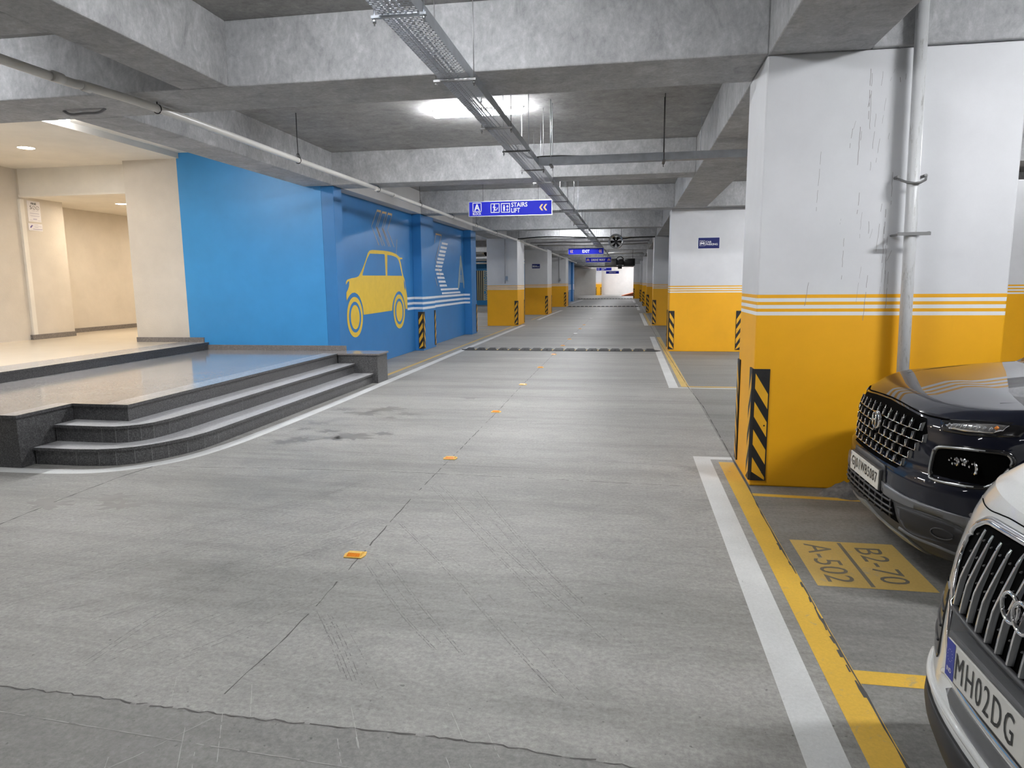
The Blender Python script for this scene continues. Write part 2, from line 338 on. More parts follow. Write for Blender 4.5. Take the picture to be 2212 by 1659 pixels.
for cx, cy_, r in [(-3.71,6.74,.13),(-3.55,6.9,.16),(-3.78,7.43,.10),(-3.74,7.77,.14),(-3.44,7.33,.13),(-3.05,7.1,.22),(-3.2,7.0,.12),(-3.42,8.47,.22),(-3.81,8.68,.16),(-3.25,8.79,.22),(-2.83,8.49,.15),(-2.76,7.29,.12),(-3.9,4.55,.16),(-4.1,4.75,.14),(-4.5,4.5,.18),(-3.0,8.2,.09),(-2.3,9.8,.12)]:
    n = 26; pts = []
    for k in range(n): a = 2*math.pi*k/n; rr = r*rs.choice((.35, .6, .8, 1.0, 1.1)); pts.append((cx+math.cos(a)*rr*1.25, cy_+math.sin(a)*rr*.8, .001))
    fm.add([(cx, cy_, .001)]+pts, [(0, 1+k, 1+(k+1) % n) for k in range(n)], 4)
flat('tyre_mark', (.165, .16, .155), .8)
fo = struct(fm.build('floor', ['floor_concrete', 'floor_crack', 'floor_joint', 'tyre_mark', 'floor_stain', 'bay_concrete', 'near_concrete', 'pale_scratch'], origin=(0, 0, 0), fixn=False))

# ------------------------------------------------------------ concrete frame: slab, beams, walls
TN = [0]
def trim(mb, mats, bevel=0):
    TN[0] += 1; return struct(mb.build('trim_%d' % TN[0], mats, bevel=bevel))
ZS, ZB = 3.94, 3.40
sl = MB()
sl.box(-5.66, 16, -14, 94, ZS, 4.3); sl.box(-22, -5.66, 22.9, 94, ZS, 4.3); sl.box(-22, -5.66, -14, 5.74, ZS, 4.3); sl.box(-22, -5.66, 5.74, 22.9, 4.14, 4.3)
struct(sl.build('ceiling', 'slab_concrete'))
CB = [(5.74, 6.50), (11.50, 12.05), (16.72, 17.30), (22.45, 22.95), (27.2, 27.8), (32.5, 33.05), (37.9, 38.5), (43.2, 43.8), (48.6, 49.2), (54.0, 54.6), (59.3, 59.9), (64.6, 65.2), (70.0, 70.6), (76, 76.6), (82, 82.6)]
for k, (a, b) in enumerate(CB):
    left = -9.0 if k == 0 else (-5.12 if k < 4 else -4.80)
    trim(MB().box(left, 1.02, a, b, ZB, ZS), 'beam_concrete', .012)
    trim(MB().box(1.76, 16, a, b, ZB, ZS), 'beam_concrete', .012)
    if k >= 4: trim(MB().box(-22, -5.42, a, b, ZB, ZS), 'beam_concrete', .012)
trim(MB().box(1.02, 1.76, -14, 90, ZB, ZS), 'beam_concrete', .012)          # long beam over the pillars on the right
trim(MB().box(-5.42, -4.80, 22.95, 90, ZB, ZS), 'beam_concrete', .012)      # long beam over the pillars on the left
trim(MB().box(-3.90, -3.445, -14, 5.74, ZB, ZS), 'beam_concrete', .012)
trim(MB().box(-12, -3.90, 3.6, 4.33, ZB, ZS), 'beam_concrete', .012)
trim(MB().box(-5.66, -5.08, 6.50, 11.60, ZB, 4.14), 'beam_concrete', .012)  # beam over the steps
# blue wall facing the steps, blue mural wall along the drive
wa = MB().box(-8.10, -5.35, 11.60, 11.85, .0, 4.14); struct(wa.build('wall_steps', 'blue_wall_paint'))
wm = MB(); wm.box(-5.60, -5.35, 11.85, 22.7, 0, ZB); wm.box(-5.35, -5.12, 11.60, 11.95, 0, ZB); wm.box(-5.35, -5.12, 16.72, 17.85, 0, ZB); wm.box(-5.35, -5.10, 22.15, 22.9, 0, ZB); wm.box(-9.5, -5.35, 22.7, 22.9, 0, ZB)
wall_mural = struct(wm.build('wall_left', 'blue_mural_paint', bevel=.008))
for a, b in ((12.05, 16.72), (17.30, 22.45)): trim(MB().box(-5.60, -5.10, a, b, ZB, ZS), 'pale_beam_paint', .01)
# lobby
lob = MB().box(-14, -7.78, 3.0, 20, -.02, .646); struct(lob.build('floor_lobby', 'lobby_tile'))
struct(MB().box(-14, -8.05, 3.0, 20, 3.97, 4.13).build('ceiling_lobby', 'cream_ceiling'))
struct(MB().box(-8.05, -5.66, 6.5, 11.6, 4.065, 4.139).build('ceiling_cove', 'cream_ceiling'))
pl = MB().box(-9.19, -8.10, 11.60, 11.9, .646, 3.97); struct(pl.build('wall_pillar', 'lobby_plaster'))
struct(MB().box(-12.2, -11.80, -2, 11.93, 0, 3.97).build('wall_lobby_left', 'lobby_plaster'))
struct(MB().box(-12.2, -11.76, 11.93, 12.95, .646, 3.97).build('wall_passage_pier', 'lobby_plaster', bevel=.006))
struct(MB().box(-12.9, -12.50, 12.95, 19, .646, 3.97).build('wall_passage', 'lobby_plaster'))
struct(MB().box(-12.6, -7, 19, 19.3, .646, 3.97).build('wall_passage_end', 'lobby_plaster'))
struct(MB().box(-9.3, -9.0, 11.9, 19, .646, 3.97).build('wall_passage_right', 'lobby_plaster'))
struct(MB().box(-11.76, -9.19, 11.93, 12.05, 3.445, 3.97).build('wall_header', 'lobby_white'))
hd = MB().box(-11.76, -9.19, 11.90, 12.07, 3.43, 3.475); trim(hd, 'lobby_white')
struct(MB().box(-12.5, -9.0, 12.06, 19, 3.445, 3.6).build('ceiling_passage', 'cream_ceiling'))
trim(MB().box(-11.80, -11.745, 11.90, 12.0, .72, 3.40), 'lobby_white', .006)     # pale corner strip
bb = MB(); bb.box(-11.76, -11.735, 11.93, 12.95, .646, .745); bb.box(-11.80, -11.735, 11.86, 11.93, .646, .745); bb.box(-12.5, -12.475, 12.95, 19, .646, .745); bb.box(-12.5, -11.76, 12.95, 12.975, .646, .745)
struct(bb.build('baseboard_lobby', 'granite_skirting'))
struct(MB().box(-9.20, -7.80, 11.575, 11.6, .646, .735).build('baseboard_pillar', 'granite_skirting'))
struct(MB().box(-7.78, -5.0, 11.575, 11.6, .51, .60).build('baseboard_steps', 'granite_skirting'))
# outer walls
struct(MB().box(-22, 16, 90, 90.3, 0, ZS).build('wall_far', 'far_white_paint'))
struct(MB().box(16, 16.3, -14, 90.3, 0, 4.3).build('wall_right', 'far_white_paint'))
struct(MB().box(-22, 16.3, -14.3, -14, 0, 4.3).build('wall_back', 'far_white_paint'))
struct(MB().box(-22.3, -22, 22.9, 90.3, 0, 4.3).build('wall_outer_left', 'far_white_paint'))
struct(MB().box(-22.3, -12.2, -14, -13.7, 0, 4.3).build('wall_corner', 'far_white_paint'))
struct(MB().box(-12.2, -11.9, -14, -2, 0, 4.3).build('wall_near_left', 'far_white_paint'))
struct(MB().box(-9.5, -9.3, 19.3, 22.7, 0, 4.3).build('wall_core', 'far_white_paint'))
struct(MB().box(-22, -9.5, 22.7, 22.9, 0, 4.3).build('wall_core_back', 'far_white_paint'))
# ------------------------------------------------------------ granite steps up to the lobby
st = thing('entrance_steps', 'dark granite steps with a rounded corner climbing to the lobby landing', 'steps', (-5.2, 6.5, 0))
E1 = [(-5.62,5.54),(-5.18,5.54),(-4.95,5.56),(-4.80,5.61),(-4.66,5.70),(-4.56,5.82),(-4.48,5.96),(-4.40,6.15),(-4.355,6.38),(-4.34,6.6),(-4.33,8.0),(-4.32,9.6),(-4.31,11.10)]
E2 = [(-5.62,5.80),(-5.10,5.79),(-4.95,5.80),(-4.84,5.85),(-4.75,5.93),(-4.69,6.05),(-4.655,6.25),(-4.64,6.6),(-4.64,8.6),(-4.64,11.10)]
def step(edge, z, name, joints):
    """a riser of granite slabs with a nosed tread on top"""
    ins = []; 
    L, Rr = strip_pts(edge, .05)
    inner = [L[i] for i in range(len(edge))]        # the riser stands 25 mm behind the nosing
    m = MB(); back = [(-5.0, 11.10), (-5.62, 11.10)]
    P = inner + back; m.prism(P, lambda a, b, t: (a, b, t), z-.17+.0, z-.028, 0)
    # upright joints between riser slabs
    acc = 0
    for i in range(len(inner)-1):
        (x0, y0), (x1, y1) = inner[i], inner[i+1]; l = math.hypot(x1-x0, y1-y0); nx, ny = (y1-y0)/l, -(x1-x0)/l
        for t in ([0] if l < .4 else [k/max(1, round(l/.9)) for k in range(max(1, round(l/.9)))]):
            px, py = x0+(x1-x0)*t, y0+(y1-y0)*t; dx, dy = (x1-x0)/l*.0018, (y1-y0)/l*.0018
            m.add([(px-dx+nx*.0015, py-dy+ny*.0015, z-.17), (px+dx+nx*.0015, py+dy+ny*.0015, z-.17), (px+dx+nx*.0015, py+dy+ny*.0015, z-.03), (px-dx+nx*.0015, py-dy+ny*.0015, z-.03)], [(0,1,2,3)], 1)
    s_ = m.build(name, ['granite_dark', 'grout'], st)
    t = MB(); Q = edge + back; t.prism(Q, lambda a, b, t_: (a, b, t_), z-.028, z, 0)
    t.f = t.f; tt = t.build('tread', ['granite_dark', 'granite_tread'], s_)
    for p in tt.data.polygons:
        if p.normal.z > .9: p.material_index = 1
    ORG[tt.name] = ORG[st.name]
    return s_
step(E1, .17, 'step', 8); step(E2, .34, 'step', 8)
PL = [(-5.62,5.39),(-5.62,6.055),(-4.97,6.04),(-4.955,7.5),(-4.95,11.10),(-4.95,11.57),(-8.0,11.57),(-8.0,5.39)]
PB = [(-5.645,5.415),(-5.645,6.08),(-4.99,6.06),(-4.975,7.5),(-4.97,11.09),(-4.97,11.57),(-8.0,11.57),(-8.0,5.415)]
m = MB(); m.prism(PB[:4]+PB[4:], lambda a, b, t: (a, b, t), 0, .482, 0)
lan = m.build('landing', 'granite_dark', st)
m = MB(); m.prism(PL, lambda a, b, t: (a, b, t), .482, .51, 0); slab = m.build('landing_top', ['granite_dark', 'granite_top'], lan)
for p in slab.data.polygons:
    if p.normal.z > .9: p.material_index = 1
m = MB(); m.add([(-4.97,6.05,.5115),(-4.955,7.5,.5115),(-4.95,11.10,.5115),(-5.22,11.10,.5115),(-5.235,6.06,.5115)], [(0,1,2,3,4)]); m.build('edge_band', 'granite_band', lan)
m = MB(); m.add([(-5.62,5.39,.5115),(-5.62,6.055,.5115),(-5.8,6.055,.5115),(-5.8,5.39,.5115)], [(0,1,2,3)]); m.build('edge_band', 'granite_band', lan)
m = MB(); m.box(-4.95, -4.235, 11.10, 11.58, 0, .485); cb = m.build('side_block', 'granite_dark', st)
m = MB(); m.box(-4.96, -4.21, 11.08, 11.60, .485, .512); tc_ = m.build('block_top', ['granite_skirting', 'granite_top'], cb)
for p in tc_.data.polygons:
    if p.normal.z > .9: p.material_index = 1
th = MB(); th.box(-7.80, -7.735, 3.0, 11.60, .51, .612); thr = thing('threshold_step', 'long dark granite step between the landing and the cream lobby floor', 'step', (-7.75, 7.5, .51))
rz = th.build('riser', 'granite_dark', thr)
m = MB(); m.box(-8.3, -7.715, 3.0, 11.60, .615, .6475); tz = m.build('tread', ['granite_dark', 'granite_band'], thr)
for p in tz.data.polygons:
    if p.normal.z > .9: p.material_index = 1
m = MB(); m.box(-8.0, -6.06, 5.47, 5.6, .16, .48, 0); trim(m, 'white_wall_paint')
m = MB(); m.box(-8.0, -6.03, 5.42, 5.5, 0, .17, 0); trim(m, 'granite_dark')

# ------------------------------------------------------------ pillars and their corner guards
BANDS = [(0, 1.420, 1), (1.420, 1.449, 0), (1.449, 1.474, 1), (1.474, 1.503, 0), (1.503, 1.528, 1), (1.528, 1.557, 0), (1.557, 1.585, 1), (1.585, ZB, 0)]
def pillar(x0, x1, y0, y1, label, mats=('white_wall_paint', 'yellow_wall_paint', 'white_stripe_paint'), group=None):
    m = MB(); zs = [0]+[b[1] for b in BANDS]
    for z0, z1, mi in BANDS:
        mi = 2 if (mi == 0 and z1 < 1.6) else mi
        v = [(x0,y0,z0),(x1,y0,z0),(x1,y1,z0),(x0,y1,z0),(x0,y0,z1),(x1,y0,z1),(x1,y1,z1),(x0,y1,z1)]
        m.add(v, [(0,1,5,4),(1,2,6,5),(2,3,7,6),(3,0,4,7)], mi)
    if y0 == 5.78:
        rd = random.Random(9)
        for k in range(34):
            xx = rd.choice((rd.gauss(1.86, .10), rd.gauss(1.72, .06), rd.uniform(1.2, 2.7) if k % 5 == 0 else rd.gauss(1.92, .05))); zz = rd.uniform(1.7, 3.3); ln = rd.uniform(.04, .45); wd = rd.uniform(.0006, .0018); lean = rd.uniform(-.03, .01)
            n_ = max(3, int(ln/.03)); P = [(xx-lean*q/n_*-1+rd.uniform(-.002, .002), zz-ln*q/n_) for q in range(n_+1)]
            for q in range(n_):
                if rd.random() < .22: continue
                m.add([(P[q][0]-wd, y0-.0006, P[q][1]), (P[q][0]+wd, y0-.0006, P[q][1]), (P[q+1][0]+wd, y0-.0006, P[q+1][1]), (P[q+1][0]-wd, y0-.0006, P[q+1][1])], [(0,1,2,3)], 3)
    m.add([(x0,y0,0),(x1,y0,0),(x1,y1,0),(x0,y1,0)], [(3,2,1,0)], 1); m.add([(x0,y0,ZB),(x1,y0,ZB),(x1,y1,ZB),(x0,y1,ZB)], [(0,1,2,3)], 0)
    o = m.build('concrete_pillar', list(mats)+['pillar_dirt'], bevel=.012); tag(o, label, 'pillar', group); return o
def guard(cx, cy, sx, sy, label, group, h=.935, leg=.125):
    """L-shaped rubber corner guard; legs run from the corner towards sx in x and sy in y"""
    m = MB(); z0, z1 = .05, .05+h; t = .012; e = .018
    A = [(cx-sx*t, cy-sy*t+sy*e), (cx-sx*t+sx*e, cy-sy*t), (cx+sx*leg, cy-sy*t), (cx+sx*leg, cy), (cx, cy), (cx, cy+sy*leg), (cx-sx*t, cy+sy*leg)]
    m.prism(A, lambda a, b, z: (a, b, z), z0, z1, 0)
    p = h/4
    for k in range(4):
        zt = z1-.035-k*p; drop = .17; hh = .125
        lo = lambda v: max(v, z0+.006)
        a0, a1 = .012, leg-.010; 
        if zt-drop-hh < z0: drop2 = drop
        y = cy-sy*(t+.0015)
        m.add([(cx+sx*a0, y, zt), (cx+sx*a1, y, lo(zt-drop)), (cx+sx*a1, y, lo(zt-drop-hh)), (cx+sx*a0, y, lo(zt-hh))], [(0,1,2,3)], 1)
        x = cx-sx*(t+.0015)
        m.add([(x, cy+sy*a0, zt), (x, cy+sy*a1, lo(zt-drop)), (x, cy+sy*a1, lo(zt-drop-hh)), (x, cy+sy*a0, lo(zt-hh))], [(0,1,2,3)], 1)
    for zz in (z0+.07, z0+h*.5, z1-.07):
        m.cyl((cx+sx*(leg-.03), cy-sy*t, zz), (cx+sx*(leg-.03), cy-sy*(t+.004), zz), .007, 8, 0)
    o = m.build('corner_guard', ['rubber_black', 'guard_yellow']); tag(o, label, 'corner guard', group); return o
GR = 'striped rubber corner guards on the pillars'
nth = ['nearest', 'second', 'third', 'fourth', 'fifth', 'sixth', 'seventh']
RC = [(1.02, 2.84, 5.78, 6.56), (.98, 2.67, 17.05, 17.85), (.93, 2.66, 27.1, 27.9), (.96, 2.66, 37.85, 38.6), (.96, 2.66, 48.6, 49.4), (.93, 2.6, 59.3, 60.1), (.46, 1.6, 69.9, 70.7)]
rl = ['huge white and yellow striped pillar right behind the dark blue car', 'wide white and yellow pillar with a navy CAR PARKING plaque on the right', 'third white and yellow pillar along the right of the drive', 'fourth white and yellow pillar along the right of the drive', 'fifth white and yellow pillar along the right of the drive', 'sixth white and yellow pillar along the right of the drive, just a sliver', 'last right-hand yellow pillar, standing out into the drive beside the orange ramp']
for k, (a, b, c, d) in enumerate(RC):
    pillar(a, b, c, d, rl[k], group='pillars along the right of the drive')
    nm = rl[k].split(',')[0] if k else 'huge pillar behind the dark blue car'
    w_ = {0: 'nearest right-hand pillar', 1: 'CAR PARKING plaque pillar', 6: 'last right-hand pillar'}.get(k, '%s right-hand pillar' % nth[k])
    guard(a, c, 1, 1, 'black and yellow guard on the front left corner of the %s' % w_, GR)
    if k < 2: guard(a, d, 1, -1, 'black and yellow guard on the rear left corner of the %s' % w_, GR)
    if k == 1: guard(b, c, -1, 1, 'black and yellow guard on the front right corner of the CAR PARKING plaque pillar', GR)
LC = [(-5.52, -4.30, 26.7, 28.5), (-5.41, -4.20, 36.0, 38.0), (-5.45, -4.27, 47.5, 49.4)]
ll = ['nearest white and yellow pillar on the left of the drive, beside the letter B', 'second left-hand white and yellow pillar, with a small navy plaque', 'third left-hand white and yellow pillar, beside the far blue wall']
for k, (a, b, c, d) in enumerate(LC):
    pillar(a, b, c, d, ll[k], group='pillars along the left of the drive')
    guard(b, c, -1, 1, 'black and yellow guard on the front corner of the %s left-hand pillar' % nth[k], GR)
    guard(b, d, -1, -1, 'black and yellow guard on the rear corner of the %s left-hand pillar' % nth[k], GR)
pillar(-4.12, -3.42, 88.2, 89.4, 'small yellow and white pillar against the far end wall')
guard(-4.12, 88.2, 1, 1, 'black and yellow guard on the left corner of the small far end pillar', GR); guard(-3.42, 88.2, -1, 1, 'black and yellow guard on the right corner of the small far end pillar', GR)
pillar(6.3, 8.2, 13.6, 14.4, 'shaded white and yellow pillar seen at the right picture edge above the dark blue bonnet')
# far blue block with white stripes
m = MB(); m.box(-8, -5.0, 55.6, 62.4, 0, ZB); m.box(-5.0, -4.86, 55.6, 57.2, 0, ZB); m.box(-5.0, -4.86, 60.8, 62.4, 0, ZB)
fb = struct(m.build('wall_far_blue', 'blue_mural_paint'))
m = MB()
for z in (1.05, 1.17, 1.29, 1.41): m.box(-4.86, -4.85, 55.6, 57.2, z, z+.06); m.box(-5.0, -4.99, 57.2, 60.8, z, z+.06); m.box(-4.86, -4.85, 60.8, 62.4, z, z+.06); m.box(-8, -4.86, 55.59, 55.6, z, z+.06)
m.build('painted_stripes', 'mural_white', fb)
guard(-4.86, 55.6, -1, 1, 'black and yellow guard on the near corner of the far blue wall', GR); guard(-4.86, 62.4, -1, -1, 'black and yellow guard on the far corner of the far blue wall', GR)
# guards on the mural wall
guard(-5.12, 16.72, -1, 1, 'black and yellow guard on the blue rib beside the painted car', GR); guard(-5.12, 17.85, -1, -1, 'thin edge-on black and yellow guard below the painted white stairs', GR)
guard(-5.10, 22.9, -1, -1, 'black and yellow guard on the far end of the blue mural wall', GR)

# ------------------------------------------------------------ painted floor markings
def mark(name, label, path, wd, mat, z=.0011, group='painted floor lines'):
    m = MB(); strip(m, path, wd, z); tag(m.build(name, mat, fixn=False), label, 'floor marking', group)
mark('edge_line', 'white floor line curving round the granite steps and along the mural wall', smooth_path([(-8.5,5.33),(-5.8,5.34),(-5.1,5.37),(-4.75,5.47),(-4.5,5.68),(-4.33,5.95),(-4.23,6.35),(-4.17,7.05),(-4.14,9),(-4.14,12),(-4.16,17),(-4.15,22),(-4.13,27.2)], 5), .15, 'white_floor_paint')
mark('edge_line', 'thin yellow line on the floor at the foot of the mural wall', [(-4.45,11.7),(-4.45,27.0)], .085, 'pale_yellow_paint')
mark('edge_line', 'short white line on the left between the first and second pillars', [(-4.06,31.0),(-4.06,36.2),(-3.98,41.5)], .15, 'white_floor_paint')
mark('edge_line', 'yellow line beside the second left-hand pillar', [(-4.36,31.0),(-4.3,41.5)], .08, 'pale_yellow_paint')
mark('edge_line', 'wide white line nearest the camera on the right of the drive', [(.723,-1),(.723,6.68)], .154, 'white_floor_paint')
mark('bay_line', 'thin white line closing the near right edge line at the big pillar', [(.646,6.66),(1.01,6.66)], .10, 'white_floor_paint', .0014)
mark('bay_line', 'wide yellow line nearest the camera along the parked cars', [(.932,-1),(.932,6.52)], .135, 'yellow_floor_paint', .0016)
mark('bay_line', 'yellow cross line between the big pillar and the dark blue car', [(1.0,5.53),(1.82,5.49)], .07, 'yellow_floor_paint')
mark('bay_line', 'yellow cross line separating the white car from the dark blue car', [(1.0,2.94),(3.4,2.94)], .105, 'yellow_floor_paint')
mark('edge_line', 'white line right of the drive beside the CAR PARKING plaque pillar', [(.74,11.12),(.74,21.5)], .15, 'white_floor_paint')
mark('bay_line', 'yellow line in front of the pillar with the CAR PARKING plaque', [(.93,11.25),(.92,21.4)], .12, 'pale_yellow_paint')
mark('bay_line', 'pale cross line on the floor beyond the big right-hand pillar', [(.66,11.14),(2.9,11.14)], .07, 'white_floor_paint', .0014)
mark('bay_line', 'yellow cross line on the floor beyond the big right-hand pillar', [(.95,11.28),(2.9,11.28)], .07, 'yellow_floor_paint', .0018)
mark('edge_line', 'white line on the right beside the third and fourth pillars', [(.70,27.0),(.66,37.6)], .15, 'white_floor_paint')
mark('bay_line', 'yellow line beside the third and fourth right-hand pillars', [(.86,27.0),(.84,37.6)], .10, 'pale_yellow_paint')
mark('edge_line', 'white dash on the right beyond the fourth pillar', [(.62,41.5),(.60,52)], .16, 'white_floor_paint')
mark('edge_line', 'white dash on the right just before the last speed bump', [(.5,56),(.45,64)], .2, 'white_floor_paint')
mark('edge_line', 'white dash on the left beside the far blue wall', [(-4.55,55),(-4.3,66)], .2, 'white_floor_paint')
for k, yy in enumerate((24.6, 26.9, 30.6, 34.5, 39)):
    mark('bay_line', '%s pale bay line in the left parking area beyond the mural wall' % nth[k], [(-11, yy), (-5.6 if k else -5.0, yy)], .08, ('pale_yellow_paint', 'white_floor_paint')[k % 2])
mark('bay_line', 'slanting yellow line from the first left-hand pillar towards the mural wall', [(-6.6,24.6),(-5.5,26.7)], .08, 'pale_yellow_paint')
m = MB(); PX0, PX1, PY0, PY1 = 1.075, 1.705, 3.86, 4.56
m.add([(PX0, PY0, .0011), (PX1, PY0, .0011), (PX1, PY1, .0011), (PX0, PY1, .0011)], [(0,1,2,3)], 0)
UX, UY = (0, -1, 0), (1, 0, 0)
text(m, 'A-502', (1.145, 4.50, .0008), UX, UY, .58, .155, 1, .0, .001); text(m, 'B2-70', (1.445, 4.47, .0008), UX, UY, .53, .155, 1, .0, .001)
m.add([(1.362, 3.88, .0019), (1.385, 3.88, .0019), (1.385, 4.54, .0019), (1.362, 4.54, .0019)], [(0,1,2,3)], 1)
tag(m.build('bay_number', ['pale_yellow_paint', 'dark_floor_letter'], fixn=False), 'yellow painted panel on the floor reading B2-70 and A-502', 'floor marking')
# broken mortar at the foot of the big pillar
def blob(name, cx, cy_, rx, ry, h, mat, seed, parent=None):
    r_ = random.Random(seed); rows = []
    for i in range(7):
        t = i/6; row = []
        for k in range(25):
            a = 2*math.pi*(k % 24)/24; R_ = random.Random(seed*100+(k % 24)*7+i); q = (1-t)*(.85+.3*R_.random()); row.append((cx+math.cos(a)*rx*q, cy_+math.sin(a)*ry*q, h*(1-(1-t)**2)*(0 if i == 0 else .8+.5*R_.random())))
        rows.append(row)
    mm = MB().grid(rows, smooth=True); return mm.build(name, mat, parent)
tag(blob('mortar_patch', 1.80, 5.62, .26, .14, .10, 'mortar', 3), 'rough grey mortar lump at the foot of the big pillar beside the blue car', 'mortar')

# ------------------------------------------------------------ road studs
def stud(x, y, white=False):
    m = MB(); w2, d2 = .058, .052
    m.prism([(-w2,-d2),(w2,-d2),(w2+.012,0),(w2,d2),(-w2,d2),(-w2-.012,0)], lambda a, b, t: (x+a, y+b, t), .001, .007, 0)
    v = [(-.048,-.044,.007),(.048,-.044,.007),(.048,.044,.007),(-.048,.044,.007),(-.044,-.012,.021),(.044,-.012,.021),(.044,.014,.021),(-.044,.014,.021)]
    m.add([(x+a, y+b, c) for a, b, c in v], [(0,1,5,4),(1,2,6,5),(2,3,7,6),(3,0,4,7),(4,5,6,7)], 0)
    b_ = m.build('road_stud', 'stud_white' if white else 'stud_body', origin=(x, y, 0), bevel=.0015)
    r = MB(); r.add([(x-.043,y-.0432,.0085),(x+.043,y-.0432,.0085),(x+.040,y-.0145,.0202),(x-.040,y-.0145,.0202)], [(0,1,2,3)], 0)
    r.build('reflector', 'stud_white' if white else 'stud_lens', b_); return b_
ORD = ['first', 'second', 'third', 'fourth', 'fifth', 'sixth', 'seventh', 'eighth', 'ninth', 'tenth', 'eleventh', 'twelfth']
ys = [3.89, 6.31, 8.75, 11.21, 13.54, 16.04, 18.32, 20.42]
s0 = stud(-1.68, ys[0]); tag(s0, 'orange road stud nearest the camera on the centre joint', 'road stud', 'road studs down the centre of the drive')
for k, yy in enumerate(ys[1:]):
    dup(s0, (-.015*min(k+1, 3), yy-ys[0], 0), '%s orange road stud from the camera on the centre joint' % ORD[k+1])
s1 = stud(-1.715, 22.66, True); tag(s1, 'pale white road stud just beyond the row of orange studs', 'road stud', 'road studs down the centre of the drive')
dup(s0, (-.045, 25.0-ys[0], 0), 'orange road stud just beyond the first white stud'); dup(s0, (-.045, 27.35-ys[0], 0), 'last small orange road stud before the far white stud')
dup(s1, (-.005, 32.3-22.66, 0), 'pale white road stud in the middle distance'); dup(s1, (-.005, 43.1-22.66, 0), 'farthest white road stud, bright, before the second speed bump')

# ------------------------------------------------------------ rubber speed bumps
def bump_row(x0, x1, y, label):
    t = thing('speed_bump', label, 'speed bump', ((x0+x1)/2, y, 0), 'rubber speed bumps across the drive')
    m = MB(); m.prism([(x0-.12, y), (x0, y-.17), (x1, y-.17), (x1+.12, y), (x1, y+.17), (x0, y+.17)], lambda a, b, z: (a, b, z), .001, .014); m.build('base_strip', 'bump_rubber', t)
    n = round((x1-x0)/.288); d = (x1-x0)/n
    for k in range(n):
        a = x0+k*d+.008; b = a+d-.016; s = MB()
        q = [(a, y-.165, .012), (b, y-.165, .012), (b, y+.165, .012), (a, y+.165, .012), (a+.055, y-.07, .056), (b-.055, y-.07, .056), (b-.055, y+.07, .056), (a+.055, y+.07, .056)]
        s.add(q, [(0,3,2,1),(4,5,6,7),(0,1,5,4),(1,2,6,5),(2,3,7,6),(3,0,4,7)])
        if k % 2: s.cyl(((a+b)/2, y-.12, .03), ((a+b)/2, y-.125, .042), .022, 10)
        s.build('segment', 'bump_rubber', t)
        if k < n-1:
            s = MB(); s.add([(b-.03, y-.155, .0165), (b+.046, y-.155, .0165), (b+.008, y-.02, .03)], [(0,1,2)]); s.build('reflective_wedge', 'pale_yellow_paint', t)
bump_row(-4.10, .68, 17.06, 'nearest black rubber speed bump across the drive')
bump_row(-4.10, .68, 47.2, 'second black rubber speed bump in the distance'); bump_row(-5.0, .36, 68.4, 'farthest rubber speed bump before the end wall')

# ------------------------------------------------------------ mural paint on the blue wall (thin paint shapes, parts of the wall)
def mpoly(mb, pts, x, mi=0): mb.add([(x, a, b) for a, b in pts], [tuple(range(len(pts)))], mi)
def mell(mb, c, ry, rz, x, mi=0, n=48): mpoly(mb, [(c[0]+math.cos(2*math.pi*k/n)*ry, c[1]+math.sin(2*math.pi*k/n)*rz) for k in range(n)], x, mi)
def mline(mb, pts, wd, x, mi=0):
    L, Rr = strip_pts(pts, wd)
    for i in range(len(pts)-1): mb.add([(x, *L[i]), (x, *Rr[i]), (x, *Rr[i+1]), (x, *L[i+1])], [(0,1,2,3)], mi)
XM = -5.347
BODY = [(13.803,2.384),(13.95,2.405),(14.237,2.412),(14.628,2.42),(14.95,2.418),(15.179,2.408),(15.40,2.385),(15.54,2.362),(15.724,2.308),(15.903,2.309),(15.899,2.276),(15.728,2.266),(15.788,2.173),(15.917,1.901),(16.026,1.8),(16.121,1.545),(16.188,1.39),(16.182,1.08),(16.035,1.086),(16.01,1.18),(15.949,1.29),(15.88,1.39),(15.79,1.46),(15.69,1.505),(15.57,1.52),(15.455,1.50),(15.34,1.45),(15.23,1.37),(15.137,1.27),(15.09,1.17),(15.065,1.087),(13.34,1.072),(13.331,1.148),(13.303,1.257),(13.24,1.36),(13.16,1.44),(13.05,1.50),(12.918,1.531),(12.785,1.523),(12.649,1.474),(12.566,1.42),(12.511,1.38),(12.505,1.467),(12.513,1.538),(12.601,1.601),(12.65,1.66),(12.673,1.72),(12.66,1.76),(12.60,1.74),(12.504,1.685),(12.51,1.739),(12.58,1.78),(12.79,1.811),(12.95,1.82),(13.059,1.833),(13.16,1.855),(13.229,1.90),(13.33,1.97),(13.415,2.04),(13.575,2.191),(13.709,2.337)]
m = MB(); mpoly(m, BODY, XM); pc = m.build('painted_car', 'mural_yellow', wall_mural, fixn=False)
pc['label'] = 'flat yellow side view of a small car painted on the blue wall'
W1_ = [(13.764,2.296),(13.82,2.325),(14.65,2.345),(14.70,2.332),(14.72,1.878),(13.36,1.867),(13.37,1.90),(13.472,2.029),(13.636,2.205)]; W2_ = [(14.868,2.335),(15.1,2.335),(15.243,2.327),(15.45,2.305),(15.549,2.28),(15.63,2.235),(15.69,2.170),(15.852,1.88),(14.822,1.877)]
for wv in (W1_, W2_, [(15.961,1.788),(16.041,1.712),(16.07,1.597),(16.031,1.534),(15.976,1.623)]):
    m = MB(); mpoly(m, wv, XM+.002); m.build('painted_window', 'blue_mural_paint', wall_mural, fixn=False)
